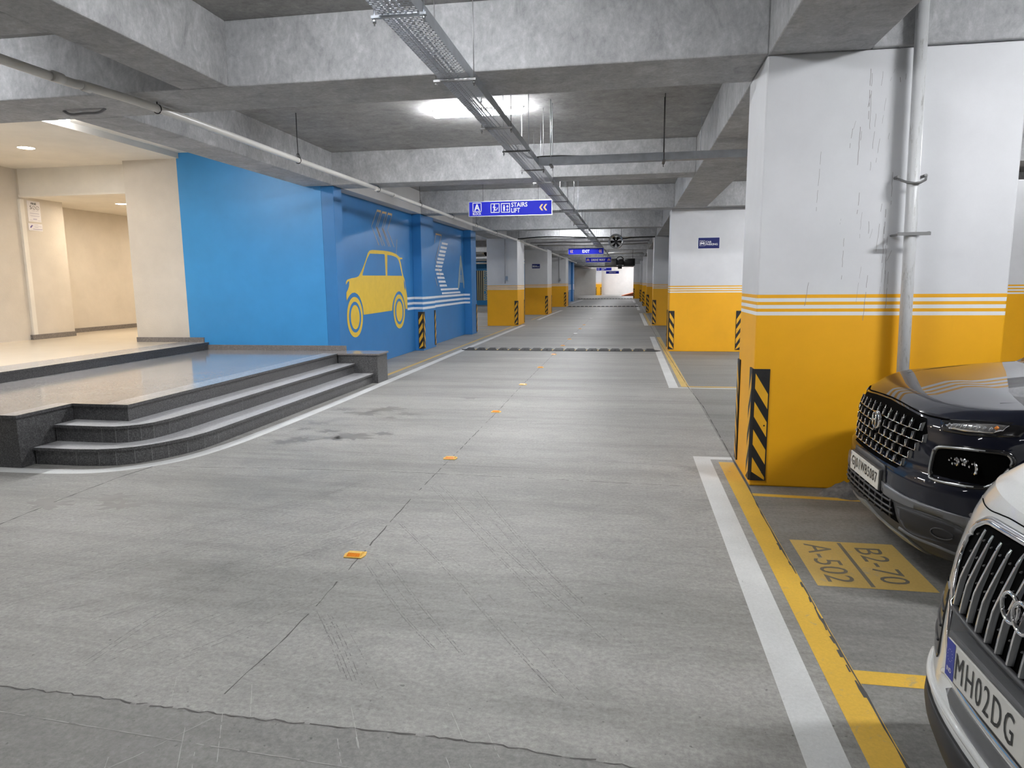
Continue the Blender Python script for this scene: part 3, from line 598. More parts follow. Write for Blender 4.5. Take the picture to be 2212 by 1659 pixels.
for c, k in (((12.89,1.046), 1.0), ((15.565,1.045), 1.01)):
    m = MB(); mell(m, c, .40*k, .40, XM+.001, 0); mell(m, c, .305*k, .305, XM+.002, 1); mell(m, c, .225*k, .24, XM+.003, 0); m.build('painted_wheel', ['mural_yellow', 'blue_mural_paint'], wall_mural, fixn=False)
m = MB(); mline(m, [(15.561,2.716),(15.466,2.364)], .018, XM+.001); m.build('painted_antenna', 'mural_tan', wall_mural, fixn=False)
for a, b in (([(14.331,3.261),(13.97,2.897),(14.367,2.522)], [(14.567,3.264),(14.227,2.91),(14.587,2.524)]), ([(14.652,3.256),(14.312,2.904),(14.726,2.527)], [(14.911,3.264),(14.588,2.904),(14.989,2.522)]), ([(15.012,3.26),(14.684,2.885),(15.094,2.524)], [(15.275,3.264),(14.945,2.883),(15.349,2.53)])):
    m = MB(); mline(m, a, .02, XM+.001); mline(m, b, .02, XM+.001); mpoly(m, [(a[0][0]-.01, a[0][1]+.015), (b[0][0]+.01, b[0][1]+.015), (b[0][0]-.01, b[0][1]-.035), (a[0][0]-.03, a[0][1]-.035)], XM+.0015); m.build('painted_chevron', 'mural_tan', wall_mural, fixn=False)
m = MB()
for q in (([(14.22,2.9),(14.42,2.7)]), ([(14.58,2.9),(14.78,2.68)])): mline(m, [(q[0][0]+.04, q[0][1]), (q[1][0]+.05, q[1][1])], .035, XM+.0005)
m.build('painted_gap', 'mural_black', wall_mural, fixn=False)
m = MB(); mpoly(m, [(18.86,3.085),(19.49,3.085),(19.47,3.04),(18.85,3.04)], XM+.001); mline(m, [(18.89,3.06),(18.717,2.815)], .022, XM+.001); mline(m, [(19.456,3.06),(18.801,2.35),(19.277,1.886)], .024, XM+.004); mline(m, [(18.721,1.853),(18.919,1.631)], .022, XM+.001); m.build('painted_figure', 'mural_tan', wall_mural, fixn=False)
ST = [(19.48,2.871,20.17,2.811),(19.355,2.754,20.061,2.69),(19.232,2.64,19.93,2.575),(19.111,2.531,19.837,2.466),(18.99,2.417,19.743,2.352),(18.894,2.317,19.64,2.252),(18.786,2.206,19.513,2.147),(18.723,2.102,19.446,2.043),(18.82,1.992,19.551,1.933),(18.92,1.884,19.659,1.824),(19.042,1.774,19.767,1.714),(19.144,1.66,19.901,1.60),(19.246,1.545,21.3,1.49),(19.374,1.433,21.55,1.379)]
m = MB()
for k, (a, b, c, d) in enumerate(ST): sh = -.07 if k < 8 else .07; mpoly(m, [(a, b), (c, b), (c+sh, d), (a+sh*.2, d)], XM+.002)
m.build('painted_stairs', 'mural_white', wall_mural, fixn=False)
m = MB(); mpoly(m, [(21.66,2.548),(21.73,2.58),(21.75,2.3),(21.45,1.532),(21.274,1.534)], XM+.001); mpoly(m, [(21.73,2.58),(21.80,2.548),(22.24,1.525),(22.05,1.527),(21.71,2.3)], XM+.001)
for z in (1.72, 1.77, 1.82, 1.87, 1.92): mpoly(m, [(21.56,z),(21.98,z),(21.98,z+.025),(21.56,z+.025)], XM+.0015)
m.build('painted_letter_a', 'mural_olive', wall_mural, fixn=False)
m = MB()
for z in (1.315, 1.185, 1.06):
    m.box(-5.35, XM+.002, 16.2, 16.71, z-.01, z+.048); m.box(-5.345, -5.12, 16.714, 16.72, z-.01, z+.048); m.box(-5.12, -5.116, 16.72, 17.85, z-.015, z+.045); m.box(-5.35, XM+.002, 17.85, 22.15, z-.03, z+.032)
    m.box(-5.345, -5.16, 22.144, 22.15, z-.03, z+.032)
m.build('painted_stripes', 'mural_white', wall_mural)
# blue wall with the letter B, far left
bw = struct(MB().box(-22, -7.60, 51.8, 52.1, 0, ZB).build('wall_letter_b', 'blue_wall_paint'))
m = MB()
for k in range(5): m.box(-11.62+k*.15, -11.62+k*.15+.075, 51.79, 51.8, .36, 2.62)
for cz, R_ in ((2.07, .55), (.96, .60)):
    for q in range(4):
        r0 = R_-q*.13; r1 = r0-.07; rows = []
        for (r_) in (r0, r1):
            P = [(-11.0, 51.788, cz+r_)]
            for k in range(13): a = math.pi/2-math.pi*k/12; P.append((-10.93+math.cos(a)*r_, 51.788, cz+math.sin(a)*r_))
            P.append((-11.0, 51.788, cz-r_)); rows.append(P)
        m.grid(rows, smooth=False)
m.build('painted_letter_b', 'mural_cream', bw, fixn=False)
m = MB()
for k in range(4): m.box(-11.545+k*.15, -11.47+k*.15, 51.792, 51.8, .36, 2.62)
m.build('painted_gap', 'mural_black', bw)

# ------------------------------------------------------------ hanging signs
def hang_sign(x0, x1, z0, z1, y, label, name='hanging_sign', rim=.012, tilt=.0, wr=.68):
    t = thing(name, label, 'sign', ((x0+x1)/2, y, z0), 'blue hanging signs over the drive')
    m = MB(); m.box(x0, x1, y, y+.03, z0, z1); m.build('panel', 'sign_blue', t, bevel=.003)
    m = MB(); m.box(x0-rim, x1+rim, y-.004, y+.034, z1, z1+rim); m.box(x0-rim, x1+rim, y-.004, y+.034, z0-rim, z0); m.box(x0-rim, x0, y-.004, y+.034, z0, z1); m.box(x1, x1+rim, y-.004, y+.034, z0, z1); m.build('frame', 'galvanised', t)
    for xx in (x0+(x1-x0)*.17, x0+(x1-x0)*wr):
        m = MB(); m.cyl((xx, y+.015, z1), (xx, y+.015, ZS), .003, 6); m.build('hanging_wire', 'black_rod', t)
    return t
X_, Z_ = (1, 0, 0), (0, 0, 1)
def sq(mb, a0, b0, s, lw, O, mi=0, hh=None):
    hh = hh or s
    for r in ((a0, b0, a0+s, b0+lw), (a0, b0+hh-lw, a0+s, b0+hh), (a0, b0, a0+lw, b0+hh), (a0+s-lw, b0, a0+s, b0+hh)): rectp(mb, *r, O, X_, Z_, mi)
def chev(mb, a, b, h, wd, O, mi, dirn=-1, gap=.0):
    t = wd*.45
    if dirn < 0: poly(mb, [(a, b), (a+wd-t, b+h/2), (a+wd, b+h/2), (a+t, b), (a+wd, b-h/2), (a+wd-t, b-h/2)], O, X_, Z_, mi)
    else: t = .026; poly(mb, [(a, b+h/2), (a-wd/2, b+h/2-wd*.45), (a-wd/2, b+h/2-wd*.45-t), (a, b+h/2-t), (a+wd/2, b+h/2-wd*.45-t), (a+wd/2, b+h/2-wd*.45)], O, X_, Z_, mi)
y = 12.3; t = hang_sign(-2.85, -1.362, 2.888, 3.13, y, 'blue hanging sign reading A BLOCK STAIRS LIFT with left chevrons', wr=.84)
O = (-2.85, y-.002, 2.888); K = 1.488/190.0     # sign drawn in units of one hundred-and-ninetieth of its width
m = MB(); s = lambda v: v*K
sq(m, s(8), s(8.6), s(21), s(1.7), O); text(m, 'A', (O[0]+s(11.5), O[1], O[2]+s(11.5)), X_, Z_, s(14), s(15), 0, .03); text(m, 'BLOCK', (O[0]+s(8.2), O[1], O[2]+s(2)), X_, Z_, s(20), s(5.4), 0, .02)
text(m, 'STAIRS', (O[0]+s(98), O[1], O[2]+s(18)), X_, Z_, s(37), s(10), 0, .02); text(m, 'LIFT', (O[0]+s(98), O[1], O[2]+s(5.5)), X_, Z_, s(20), s(10), 0, .02)
m.build('lettering', 'sign_white', t, fixn=False)
m = MB(); sq(m, s(50), s(6), s(21), s(1.7), O); sq(m, s(74), s(6), s(21), s(1.7), O)
def disc(mb, a, b, r, O, mi=0): poly(mb, [(a+math.cos(k*math.pi/6)*r, b+math.sin(k*math.pi/6)*r) for k in range(12)], O, X_, Z_, mi)
disc(m, s(58.8), s(23.3), s(1.7), O)
for q in ([(56.5,21),(59.5,21.6),(60.5,15.5),(57.5,14.5)], [(57.6,15),(60,15.2),(58.6,8.3),(56.6,8.3)], [(59,15.2),(60.6,15.4),(62.4,11.4),(61,10.6)], [(55,18),(56.5,20.8),(57.4,19.8),(56.2,16.8)], [(60,20),(63.2,17.6),(62.6,16.6),(59.8,18.6)], [(60.5,10.3),(64,11.5),(67.5,17),(66.2,17.8),(63.2,13),(60.5,11.6)]): poly(m, [(s(a), s(b)) for a, b in q], O, X_, Z_)
disc(m, s(81.3), s(21.6), s(1.6), O)
for q in ([(79.2,19.6),(83.4,19.6),(83.2,14.2),(82.6,9.2),(80,9.2),(79.4,14.2)], [(88.3,12),(89.5,12),(89.5,19.5),(88.3,19.5)], [(85.8,18.5),(92,18.5),(88.9,23)], [(85.8,13),(92,13),(88.9,8.7)]): poly(m, [(s(a), s(b)) for a, b in q], O, X_, Z_)
m.build('pictograms', 'sign_white', t, fixn=False)
m = MB()
for a in (162, 171): chev(m, s(a), s(15.5), s(14), s(9), O, 0)
m.build('chevron', 'sign_gold', t, fixn=False)
t = hang_sign(-2.42, -1.01, 2.80, 3.03, 28.0, 'blue hanging sign reading EXIT with chevrons at both ends'); O = (-2.42, 27.998, 2.80)
m = MB(); text(m, 'EXIT', (O[0]+.56, O[1], O[2]+.055), X_, Z_, .29, .12, 0, .03); m.build('lettering', 'sign_white', t, fixn=False)
m = MB(); [chev(m, a, .115, .125, .06, O, 0) for a in (.07, .13, 1.22, 1.28)]; m.build('chevron', 'sign_gold', t, fixn=False)
t = hang_sign(-2.09, -.865, 2.64, 2.87, 34.0, 'blue hanging sign reading DRIVE WAY below the exit sign'); O = (-2.09, 33.998, 2.64)
m = MB(); text(m, 'DRIVE WAY', (O[0]+.27, O[1], O[2]+.06), X_, Z_, .68, .105, 0, .03); m.build('lettering', 'sign_white', t, fixn=False)
m = MB(); [chev(m, a, b, .12, .13, O, 0, 1) for a in (.11, 1.12) for b in (.12, .07)]; m.build('chevron', 'sign_gold', t, fixn=False)
t = hang_sign(-2.74, -1.48, 2.65, 2.88, 60.0, 'small far blue sign hanging below the cable tray, left of the other far sign'); O = (-2.74, 59.998, 2.65)
m = MB(); text(m, 'STAIRS', (O[0]+.4, O[1], O[2]+.12), X_, Z_, .4, .08, 0, .03); text(m, 'LIFT', (O[0]+.4, O[1], O[2]+.02), X_, Z_, .25, .08, 0, .03); sq(m, .08, .05, .14, .02, O); m.build('lettering', 'sign_white', t, fixn=False)
t = hang_sign(-2.0, -.88, 2.40, 2.62, 62.0, 'farthest and lowest blue hanging sign before the bright end wall'); O = (-2.0, 61.998, 2.40)
m = MB(); text(m, 'DRIVE WAY', (O[0]+.27, O[1], O[2]+.06), X_, Z_, .6, .10, 0, .03); m.build('lettering', 'sign_white', t, fixn=False)
def plaque(x0, z0, w_, h_, y, label):
    m = MB(); m.box(x0-.008, x0+w_+.008, y-.004, y, z0-.008, z0+h_+.008, 1); m.box(x0, x0+w_, y-.007, y, z0, z0+h_, 0)
    O = (x0, y-.0075, z0); f = w_/.48
    sq(m, .03*f, .06*f, .125*f, .006, O, 1); 
    poly(m, [(.055*f,.15*f),(.065*f,.165*f),(.12*f,.165*f),(.13*f,.15*f),(.14*f,.12*f),(.14*f,.10*f),(.045*f,.10*f),(.045*f,.12*f)], O, X_, Z_, 1); rectp(m, .068*f, .135*f, .117*f, .155*f, O, X_, Z_, 0, .003); rectp(m, .05*f, .085*f, .065*f, .10*f, O, X_, Z_, 1); rectp(m, .12*f, .085*f, .135*f, .10*f, O, X_, Z_, 1)
    text(m, 'CAR', (x0+.17*f, O[1], z0+.125*f), X_, Z_, .13*f, .048*f, 1, .02); text(m, 'PARKING', (x0+.17*f, O[1], z0+.07*f), X_, Z_, .27*f, .048*f, 1, .02)
    tag(m.build('parking_plaque', ['sign_navy', 'sign_white'], fixn=False), label, 'sign', 'navy car parking plaques')
plaque(1.615, 2.46, .485, .25, 17.05, 'navy CAR PARKING plaque on the second right-hand pillar'); plaque(-5.02, 2.42, .42, .23, 36.0, 'small navy CAR PARKING plaque on the second left-hand pillar')
# notices in the lobby
def notice(y0, y1, z0, z1, label, name, kind):
    x = -11.757; m = MB(); m.box(x, x+.006, y0, y1, z0, z1, 0); O = (x+.0065, y0, z0); a, b = (0, 1, 0), (0, 0, 1); W_, H_ = y1-y0, z1-z0
    if kind == 0:
        text(m, 'FINE', (O[0], y0+W_*.28, z0+H_*.82), a, b, W_*.42, H_*.10, 1, .03); text(m, '5', (O[0], y0+W_*.17, z0+H_*.60), a, b, W_*.16, H_*.17, 1, .0)
        for c in (.50, .78):
            for rr, dd, mi in ((.125, 0, 1), (.105, .0006, 0)):
                m.add([(O[0]+.0022+dd, y0+W_*c+math.cos(k*math.pi/12)*W_*rr, z0+H_*.68+math.sin(k*math.pi/12)*W_*rr) for k in range(24)], [tuple(range(24))], mi)
            m.add([(O[0]+.004, y0+W_*(c-.08), z0+H_*.62), (O[0]+.004, y0+W_*(c-.06), z0+H_*.62), (O[0]+.004, y0+W_*(c+.08), z0+H_*.74), (O[0]+.004, y0+W_*(c+.06), z0+H_*.74)], [(0,1,2,3)], 1)
        for zz, q0, q1, mi in ((.52,.35,.55,2),(.52,.62,.85,2),(.41,.15,.85,2),(.38,.12,.88,2),(.29,.12,.9,2),(.26,.2,.85,2),(.14,.35,.65,3),(.10,.35,.65,3),(.07,.08,.3,2),(.06,.7,.92,2)): rectp(m, W_*q0, H_*zz, W_*q1, H_*(zz+.014), O, a, b, mi)
    else:
        poly(m, [(W_*.08,H_*.42),(W_*.22,H_*.78),(W_*.32,H_*.74),(W_*.18,H_*.36)], O, a, b, 3); rectp(m, W_*.36, H_*.35, W_*.37, H_*.8, O, a, b, 2)
        for zz, q0, q1 in ((.82,.42,.7),(.6,.42,.92),(.45,.42,.68),(.2,.3,.97)): rectp(m, W_*q0, H_*zz, W_*q1, H_*(zz+.05), O, a, b, 3 if zz < .3 else 2)
    tag(m.build(name, ['paper_white', 'ink_dark', 'ink_pale', 'ink_purple'], fixn=False), label, 'notice')
notice(12.07, 12.37, 2.985, 3.39, 'white portrait notice reading FINE 500 on the beige lobby wall', 'fine_notice', 0)
notice(12.05, 12.38, 2.81, 2.95, 'small landscape camera notice just below the FINE 500 notice', 'camera_notice', 1)

# ------------------------------------------------------------ cable trays
def ctray(name, label, x0, x1, y0, y1, z, axis, hh=.075, holes=True):
    t = thing(name, label, 'cable tray', ((x0+x1)/2, (y0+y1)/2, z), 'cable trays under the ceiling')
    m = MB()
    if holes: m.add([(x0,y0,z),(x1,y0,z),(x1,y1,z),(x0,y1,z)], [(0,1,2,3)], 0)
    m.build('perforated_bottom', 'perforated_steel', t, fixn=False)
    for e in (0, 1):
        m = MB()
        if axis == 'y': xx = (x0, x1)[e]; m.box(xx-.001, xx+.001, y0, y1, z, z+hh); m.box(xx-.012 if e else xx, xx if e else xx+.012, y0, y1, z+hh, z+hh+.002)
        else: yy = (y0, y1)[e]; m.box(x0, x1, yy-.001, yy+.001, z, z+hh); m.box(x0, x1, yy-.012 if e else yy, yy if e else yy+.012, z+hh, z+hh+.002)
        m.build('side_rail', 'galvanised', t)
    return t
tr = ctray('cable_tray', 'long perforated steel cable tray running down the ceiling of the drive', -1.385, -1.155, -1, 66, 3.17, 'y')
rr_ = random.Random(5)
m = MB()
for k in range(4):
    xx = -1.35+k*.035; m.tube([(xx+rr_.uniform(-.01, .01), -1+j*1.3, 3.183+rr_.uniform(0, .006)) for j in range(52)], .007, 6)
m.build('cable', 'cable_grey', tr)
BARS = [3.86, 5.10, 6.70, 7.88, 9.23, 10.40, 11.95, 12.87, 14.35, 15.46, 16.9, 17.95, 19.2, 20.4, 21.6, 23.1, 24.3, 25.6, 26.9, 28.1, 29.4, 31, 33.2, 35, 37, 39.5, 42, 45, 48, 51, 55, 60]
for k, yy in enumerate(BARS):
    top = ZB if any(a-.02 <= yy <= b+.02 for a, b in CB) else ZS
    m = MB(); m.box(-1.43, -1.115, yy-.012, yy+.012, 3.153, 3.168); m.build('support_bar', 'dull_steel' if k else 'galvanised', tr)
    for xx in (-1.415, -1.130):
        m = MB(); m.cyl((xx, yy, 3.115), (xx, yy, top), .0042, 6); m.cyl((xx, yy, 3.13), (xx, yy, 3.145), .010, 6); m.build('hanger_rod', 'galvanised' if k % 3 == 0 else 'dull_steel', tr)
tr2 = ctray('cable_tray', 'perforated cable tray branching right across the drive to the big pillar', -1.15, 2.5, 8.87, 8.98, 3.17, 'x', .09)
m = MB(); m.tube(smooth_path([(-1.27, 8.0, 3.20), (-1.24, 8.7, 3.23), (-1.10, 8.93, 3.275), (-.9, 8.93, 3.275), (-.5, 8.93, 3.255), (.2, 8.92, 3.245), (1.0, 8.92, 3.245), (2.4, 8.92, 3.24)], 5), .014, 8); m.build('cable', 'black_rod', tr2)
for xx in (-.99, .40, 1.55):
    top = ZB if xx > 1.02 else ZS
    m = MB(); m.box(xx-.016, xx+.016, 8.82, 9.03, 3.145, 3.168); m.build('support_bar', 'dull_steel', tr2)
    for yy in (8.835, 9.015): m = MB(); m.cyl((xx, yy, 3.11), (xx, yy, top), .0045, 6); m.build('hanger_rod', 'galvanised' if xx < 0 else 'black_rod', tr2)
for k, (xx, yy, L_) in enumerate(((-1.27, 10.07, .38), (-1.52, 9.96, .0), (.95, 10.1, .3))):
    if not L_: continue
    m = MB(); m.cyl((xx, yy, ZS-L_-.2), (xx, yy, ZS), .004, 6); tag(m.build('loose_rod', 'galvanised'), ('bare steel rod hanging from the ceiling beside the long cable tray' if k == 0 else 'short dark rod hanging near the right beam'), 'rod')

# ------------------------------------------------------------ sprinkler pipe on the left
PP = smooth_path([(-4.50, -1, 3.33), (-4.50, 4.5, 3.33), (-4.44, 5.3, 3.335), (-4.375, 6.1, 3.34), (-4.37, 8.8, 3.335), (-4.36, 11.8, 3.34), (-4.36, 14.2, 3.33), (-4.38, 20, 3.33), (-4.32, 27, 3.33), (-4.25, 36, 3.30), (-4.3, 44, 3.32), (-4.4, 52, 3.32), (-4.5, 60, 3.32)], 4)
pt = thing('sprinkler_pipe', 'long white pipe slung under the beams on the left of the drive', 'pipe', (-4.4, 10, 3.33))
m = MB(); m.tube(PP, .036, 14); m.build('pipe_run', 'pvc_white', pt)
for yy in (4.95, 5.22, 11.62, 12.5, 19.5, 23.5, 30):
    xx = -4.47 if yy < 5.1 else (-4.455 if yy < 6 else (-4.362 if yy < 15 else -4.37))
    m = MB(); m.cyl((xx, yy, 3.333), (xx, yy+.10, 3.333), .0405, 14); m.build('coupling', 'pvc_white', pt)
def clamp(y, x, top, z=3.335):
    m = MB(); m.tube([(x+math.cos(a)*.041, y, z+math.sin(a)*.041) for a in [math.pi/2+2*math.pi*k/16 for k in range(16)]], .005, 6, closed=True)
    m.tube([(x-.03, y, z+.03), (x-.012, y, z+.085), (x+.012, y, z+.085), (x+.03, y, z+.03)], .005, 6) if top > 3.45 else None
    m.cyl((x, y, z+.04), (x, y, top), .005, 6); m.build('hanger', 'black_rod', pt)
for yy, xx, tp in ((6.05, -4.375, ZB), (8.83, -4.37, ZS), (11.78, -4.36, ZB), (14.25, -4.36, ZS), (17.0, -4.37, ZB), (19.8, -4.38, ZS), (22.7, -4.35, ZB), (27.5, -4.32, ZB), (32.8, -4.27, ZB), (38.2, -4.26, ZB), (43.5, -4.3, ZB)): clamp(yy, xx, tp)
m = MB(); m.tube(smooth_path([(-5.48, 6.17, 3.40), (-5.40, 6.17, 3.36), (-5.25, 6.17, 3.365), (-5.10, 6.17, 3.365), (-5.02, 6.17, 3.40)], 4), .013, 8); tag(m.build('conduit', 'cable_grey'), 'short bent grey conduit under the beam above the steps', 'conduit')
for k, (yy, z, r) in enumerate(((29.0, 3.34, .03), (31.2, 3.36, .022), (41.0, 3.34, .03))):
    m = MB(); m.tube([(-4.1+j*.49, yy, z-.012*math.sin(j*1.7)) for j in range(11)], r, 8); m.cyl((-3, yy, z), (-3, yy, ZS), .005, 6); m.cyl((0, yy, z), (0, yy, ZS), .005, 6)
    tag(m.build('service_pipe', ('cable_grey', 'dull_steel', 'pvc_white')[k]), '%s service pipe running across under the far beams' % nth[k], 'pipe')
m = MB(); m.tube(smooth_path([(-4.1, 25.6, 3.30), (-3, 25.2, 3.33), (-1.3, 25.2, 3.28), (-.8, 25.2, 3.27), (-.2, 25.2, 3.22), (.1, 25.2, 3.25), (.9, 25.2, 3.26)], 5), .022, 8)
for xx in (-4, -2.5, .2): m.cyl((xx, 25.2, 3.3), (xx, 25.2, ZS), .004, 6)
tag(m.build('black_cable', 'black_rod'), 'sagging black cable bundle passing behind the round ceiling fan', 'cable')
for k, (z, r, mt) in enumerate(((3.17, .06, 'pvc_white'), (2.98, .05, 'pvc_white'))):
    m = MB(); m.cyl((-14, 45.0+k*.3, z), (-6.0, 45.0+k*.3, z), r, 12); m.cyl((-8.7, 45.0+k*.3, z), (-8.7, 45.0+k*.3, 3.93), .006, 6)
    tag(m.build('service_pipe', mt), ('upper' if k == 0 else 'lower')+' white pipe above the blue wall with the letter B', 'pipe')
# wall conduits with boxes on the left pillars
for k, (a, b, c, d) in enumerate(LC):
    if k == 1: continue
    xx = a+(b-a)*.60; t = thing('switch_box', 'grey box on a conduit on the front of the %s left-hand pillar' % nth[k], 'switch box', (xx, c, 1.7), 'boxes on the left pillars')
    m = MB(); m.cyl((xx, c-.02, 1.66), (xx, c-.02, 3.38), .014, 8); m.build('conduit', 'cable_grey', t); m = MB(); m.box(xx-.0, xx+.13, c-.07, c-.001, 1.78, 1.95); m.build('box', 'galvanised', t, bevel=.008)

# ------------------------------------------------------------ drain pipe on the big pillar
t = thing('drain_pipe', 'dirty white drain pipe standing against the big pillar', 'pipe', (2.10, 5.66, 0))
def streaky():
    m, nt, b, o = nodemat('dirty_pipe'); n = noise(nt, 9, 9, .85, stretch=(4, 4, .5), dist=.3); n2 = noise(nt, .8, 3, .5, stretch=(.1, .1, 1))
    c = ramp(nt, n, [(.30, (.14, .135, .13)), (.40, (.45, .45, .44)), (.47, (.64, .65, .66))]); nt.links.new(c, b.inputs['Base Color']); b.inputs['Roughness'].default_value = .4
streaky()
m = MB(); m.cyl((2.115, 5.655, 0), (2.045, 5.665, ZS), .043, 20); m.build('pipe_run', 'dirty_pipe', t)
m = MB(); m.tube([(1.985, 5.70, 2.44), (2.02, 5.64, 2.41), (2.06, 5.60, 2.395), (2.10, 5.60, 2.40), (2.14, 5.62, 2.42), (2.165, 5.68, 2.45)], .009, 8); m.cyl((1.985, 5.70, 2.46), (1.985, 5.78, 2.46), .012, 8); m.cyl((2.165, 5.68, 2.46), (2.165, 5.78, 2.46), .012, 8); m.build('clamp', 'dull_steel', t)
m = MB(); m.box(1.975, 2.20, 5.605, 5.620, 2.02, 2.045); m.cyl((1.985, 5.61, 2.03), (1.985, 5.78, 2.03), .009, 8); m.cyl((2.19, 5.61, 2.04), (2.19, 5.78, 2.04), .009, 8); m.build('clamp', 'dull_steel', t)

# ------------------------------------------------------------ jet fans
t = thing('jet_fan', 'round grey jet fan facing the camera under the far beams', 'fan', (-.46, 24.2, 3.06))
rows = [[(-.46+math.cos(2*math.pi*k/28)*r_, y_, 3.06+math.sin(2*math.pi*k/28)*r_) for k in range(29)] for r_, y_ in ((.205, 24.10), (.208, 24.0), (.250, 24.0), (.250, 24.03), (.235, 24.08), (.235, 24.75), (.21, 24.75), (.205, 24.12))]
MB().grid(rows).build('housing', 'duct_silver', t)
for k in range(6):
    a = 2*math.pi*k/6; c, s_ = math.cos(a), math.sin(a); p = lambda r_, q, yy: (-.46+c*r_-s_*q, yy, 3.06+s_*r_+c*q)
    m = MB(); m.add([p(.05, -.02, 24.32), p(.18, -.05, 24.30), p(.18, .05, 24.38), p(.05, .02, 24.36), p(.05, -.02, 24.325), p(.18, -.05, 24.305), p(.18, .05, 24.385), p(.05, .02, 24.365)], [(0,1,2,3),(7,6,5,4),(0,4,5,1),(1,5,6,2),(2,6,7,3),(3,7,4,0)]); m.build('blade', 'duct_dark', t)
m = MB(); m.cyl((-.46, 24.25, 3.06), (-.46, 24.6, 3.06), .06, 16); m.build('hub', 'duct_dark', t)
for xx in (-.64, -.28): m = MB(); m.cyl((xx, 24.5, 3.2), (xx, 24.5, ZS), .007, 6); m.build('hanger_rod', 'black_rod', t)
t = thing('jet_fan', 'long dark grey jet fan lying crosswise under the far ceiling', 'fan', (-.5, 40, 2.8))
m = MB(); m.cyl((-1.36, 40, 2.80), (-.72, 40, 2.80), .205, 20); m.build('housing', 'duct_grey', t); m = MB(); m.cyl((-.30, 40, 2.79), (.33, 40, 2.79), .205, 20); m.build('silencer', 'duct_dark', t)
m = MB(); m.cyl((-.72, 40, 2.80), (-.30, 40, 2.80), .17, 16); m.box(-.62, -.40, 39.9, 40.1, 2.42, 2.62); m.tube([(-.72, 39.85, 2.98), (-.6, 39.8, 3.08), (-.45, 39.8, 3.1), (-.32, 39.85, 2.98)], .03, 6); m.build('motor', 'duct_dark', t)
for xx in (-1.2, .2): m = MB(); m.cyl((xx, 40, 3.0), (xx, 40, ZS), .012, 6); m.build('hanger_rod', 'black_rod', t)
t = thing('jet_fan', 'silver round duct with a dark open end above the letter B wall', 'fan', (-8.9, 40, 3.5))
m = MB(); a0, a1 = Vector((-9.9, 40.3, 3.5)), Vector((-8.25, 39.75, 3.5)); m.cyl(a0, a1, .285, 22); m.build('housing', 'duct_silver', t)
d_ = (a1-a0).normalized(); m = MB(); m.cyl(a1, a1+d_*.004, .25, 22); m.build('opening', 'void_black', t)
for q in (a0+d_*.3, a1-d_*.2): m = MB(); m.cyl((q.x, q.y, 3.7), (q.x, q.y, ZS), .012, 6); m.build('hanger_rod', 'black_rod', t)

# ------------------------------------------------------------ orange ramp, dark strip, parked scooter
m = MB(); m.add([(-.85, 82.5, 0), (1.8, 82.5, 0), (1.8, 87, 0), (-.85, 87, 0), (1.8, 82.5, .75), (1.8, 87, .75)], [(0,1,4),(3,5,2),(0,4,5,3),(1,2,5,4),(0,3,2,1)]); tag(m.build('floor_ramp', 'ramp_orange'), 'orange-red ramp rising to the right at the far end of the drive', 'ramp')
m = MB(); m.box(3.16, 3.30, 21, 21.1, 0, 3.39); m.box(3.05, 3.16, 21, 21.08, 3.3, 3.39); tag(m.build('dark_strip', 'gloss_black'), 'dark vertical strip in the gap beside the pillar with the CAR PARKING plaque', 'post')  # unidentified dark vertical strip that fills the gap
sc = thing('scooter', 'parked scooter poking out behind the second right-hand pillar', 'scooter', (1.7, 19.2, 0))
def tor(mb, c, R_, r_, ax, mi=0, n=24): mb.tube([(c[0]+math.cos(2*math.pi*k/n)*R_, c[1], c[2]+math.sin(2*math.pi*k/n)*R_) for k in range(n)], r_, 8, mi, closed=True)
for xx in (1.28, 2.45): m = MB(); tor(m, (xx, 19.2, .25), .205, .045, 0); m.cyl((xx, 19.15, .25), (xx, 19.25, .25), .10, 14); m.build('wheel', 'tyre', sc)
m = MB(); rows = [[(1.16+math.cos(a)*.0+dx+abs(math.sin(a))*.10, 19.2+math.sin(a)*wd, z) for a in [-1.3+2.6*k/8 for k in range(9)]] for z, dx, wd in ((.42, .10, .12), (.55, .0, .17), (.70, -.04, .20), (.85, .03, .17), (.95, .12, .10))]; m.grid(rows); m.build('front_fairing', 'duct_grey', sc)
m = MB(); m.cyl((1.28, 19.2, .3), (1.38, 19.2, 1.0), .03, 8); m.tube([(1.42, 18.9, 1.02), (1.38, 19.0, 1.0), (1.38, 19.4, 1.0), (1.42, 19.5, 1.02)], .016, 8); m.build('handlebar', 'black_rod', sc)
for yy in (18.93, 19.47): m = MB(); m.cyl((1.38, yy, 1.02), (1.30, yy-.03, 1.18), .006, 6); m.cyl((1.30, yy-.03, 1.20), (1.31, yy-.03, 1.20), .05, 12); m.build('mirror', 'gloss_black', sc)
m = MB(); m.prism([(1.5,.3),(1.75,.28),(1.95,.62),(2.6,.74),(2.72,.62),(2.5,.42),(2.2,.24),(1.5,.22)], lambda a, b, t_: (a, t_, b), 19.06, 19.34); m.build('body', 'duct_grey', sc, bevel=.03)
m = MB(); m.box(1.95, 2.65, 19.07, 19.33, .70, .80); m.build('seat', 'rubber_black', sc, bevel=.03)
m = MB(); m.cyl((1.12, 19.2, .72), (1.14, 19.2, .72), .07, 14); m.build('headlamp', 'lens_clear', sc)
m = MB(); m.cyl((2.0, 19.1, .25), (1.9, 18.98, .0), .012, 6); m.build('stand', 'black_rod', sc)

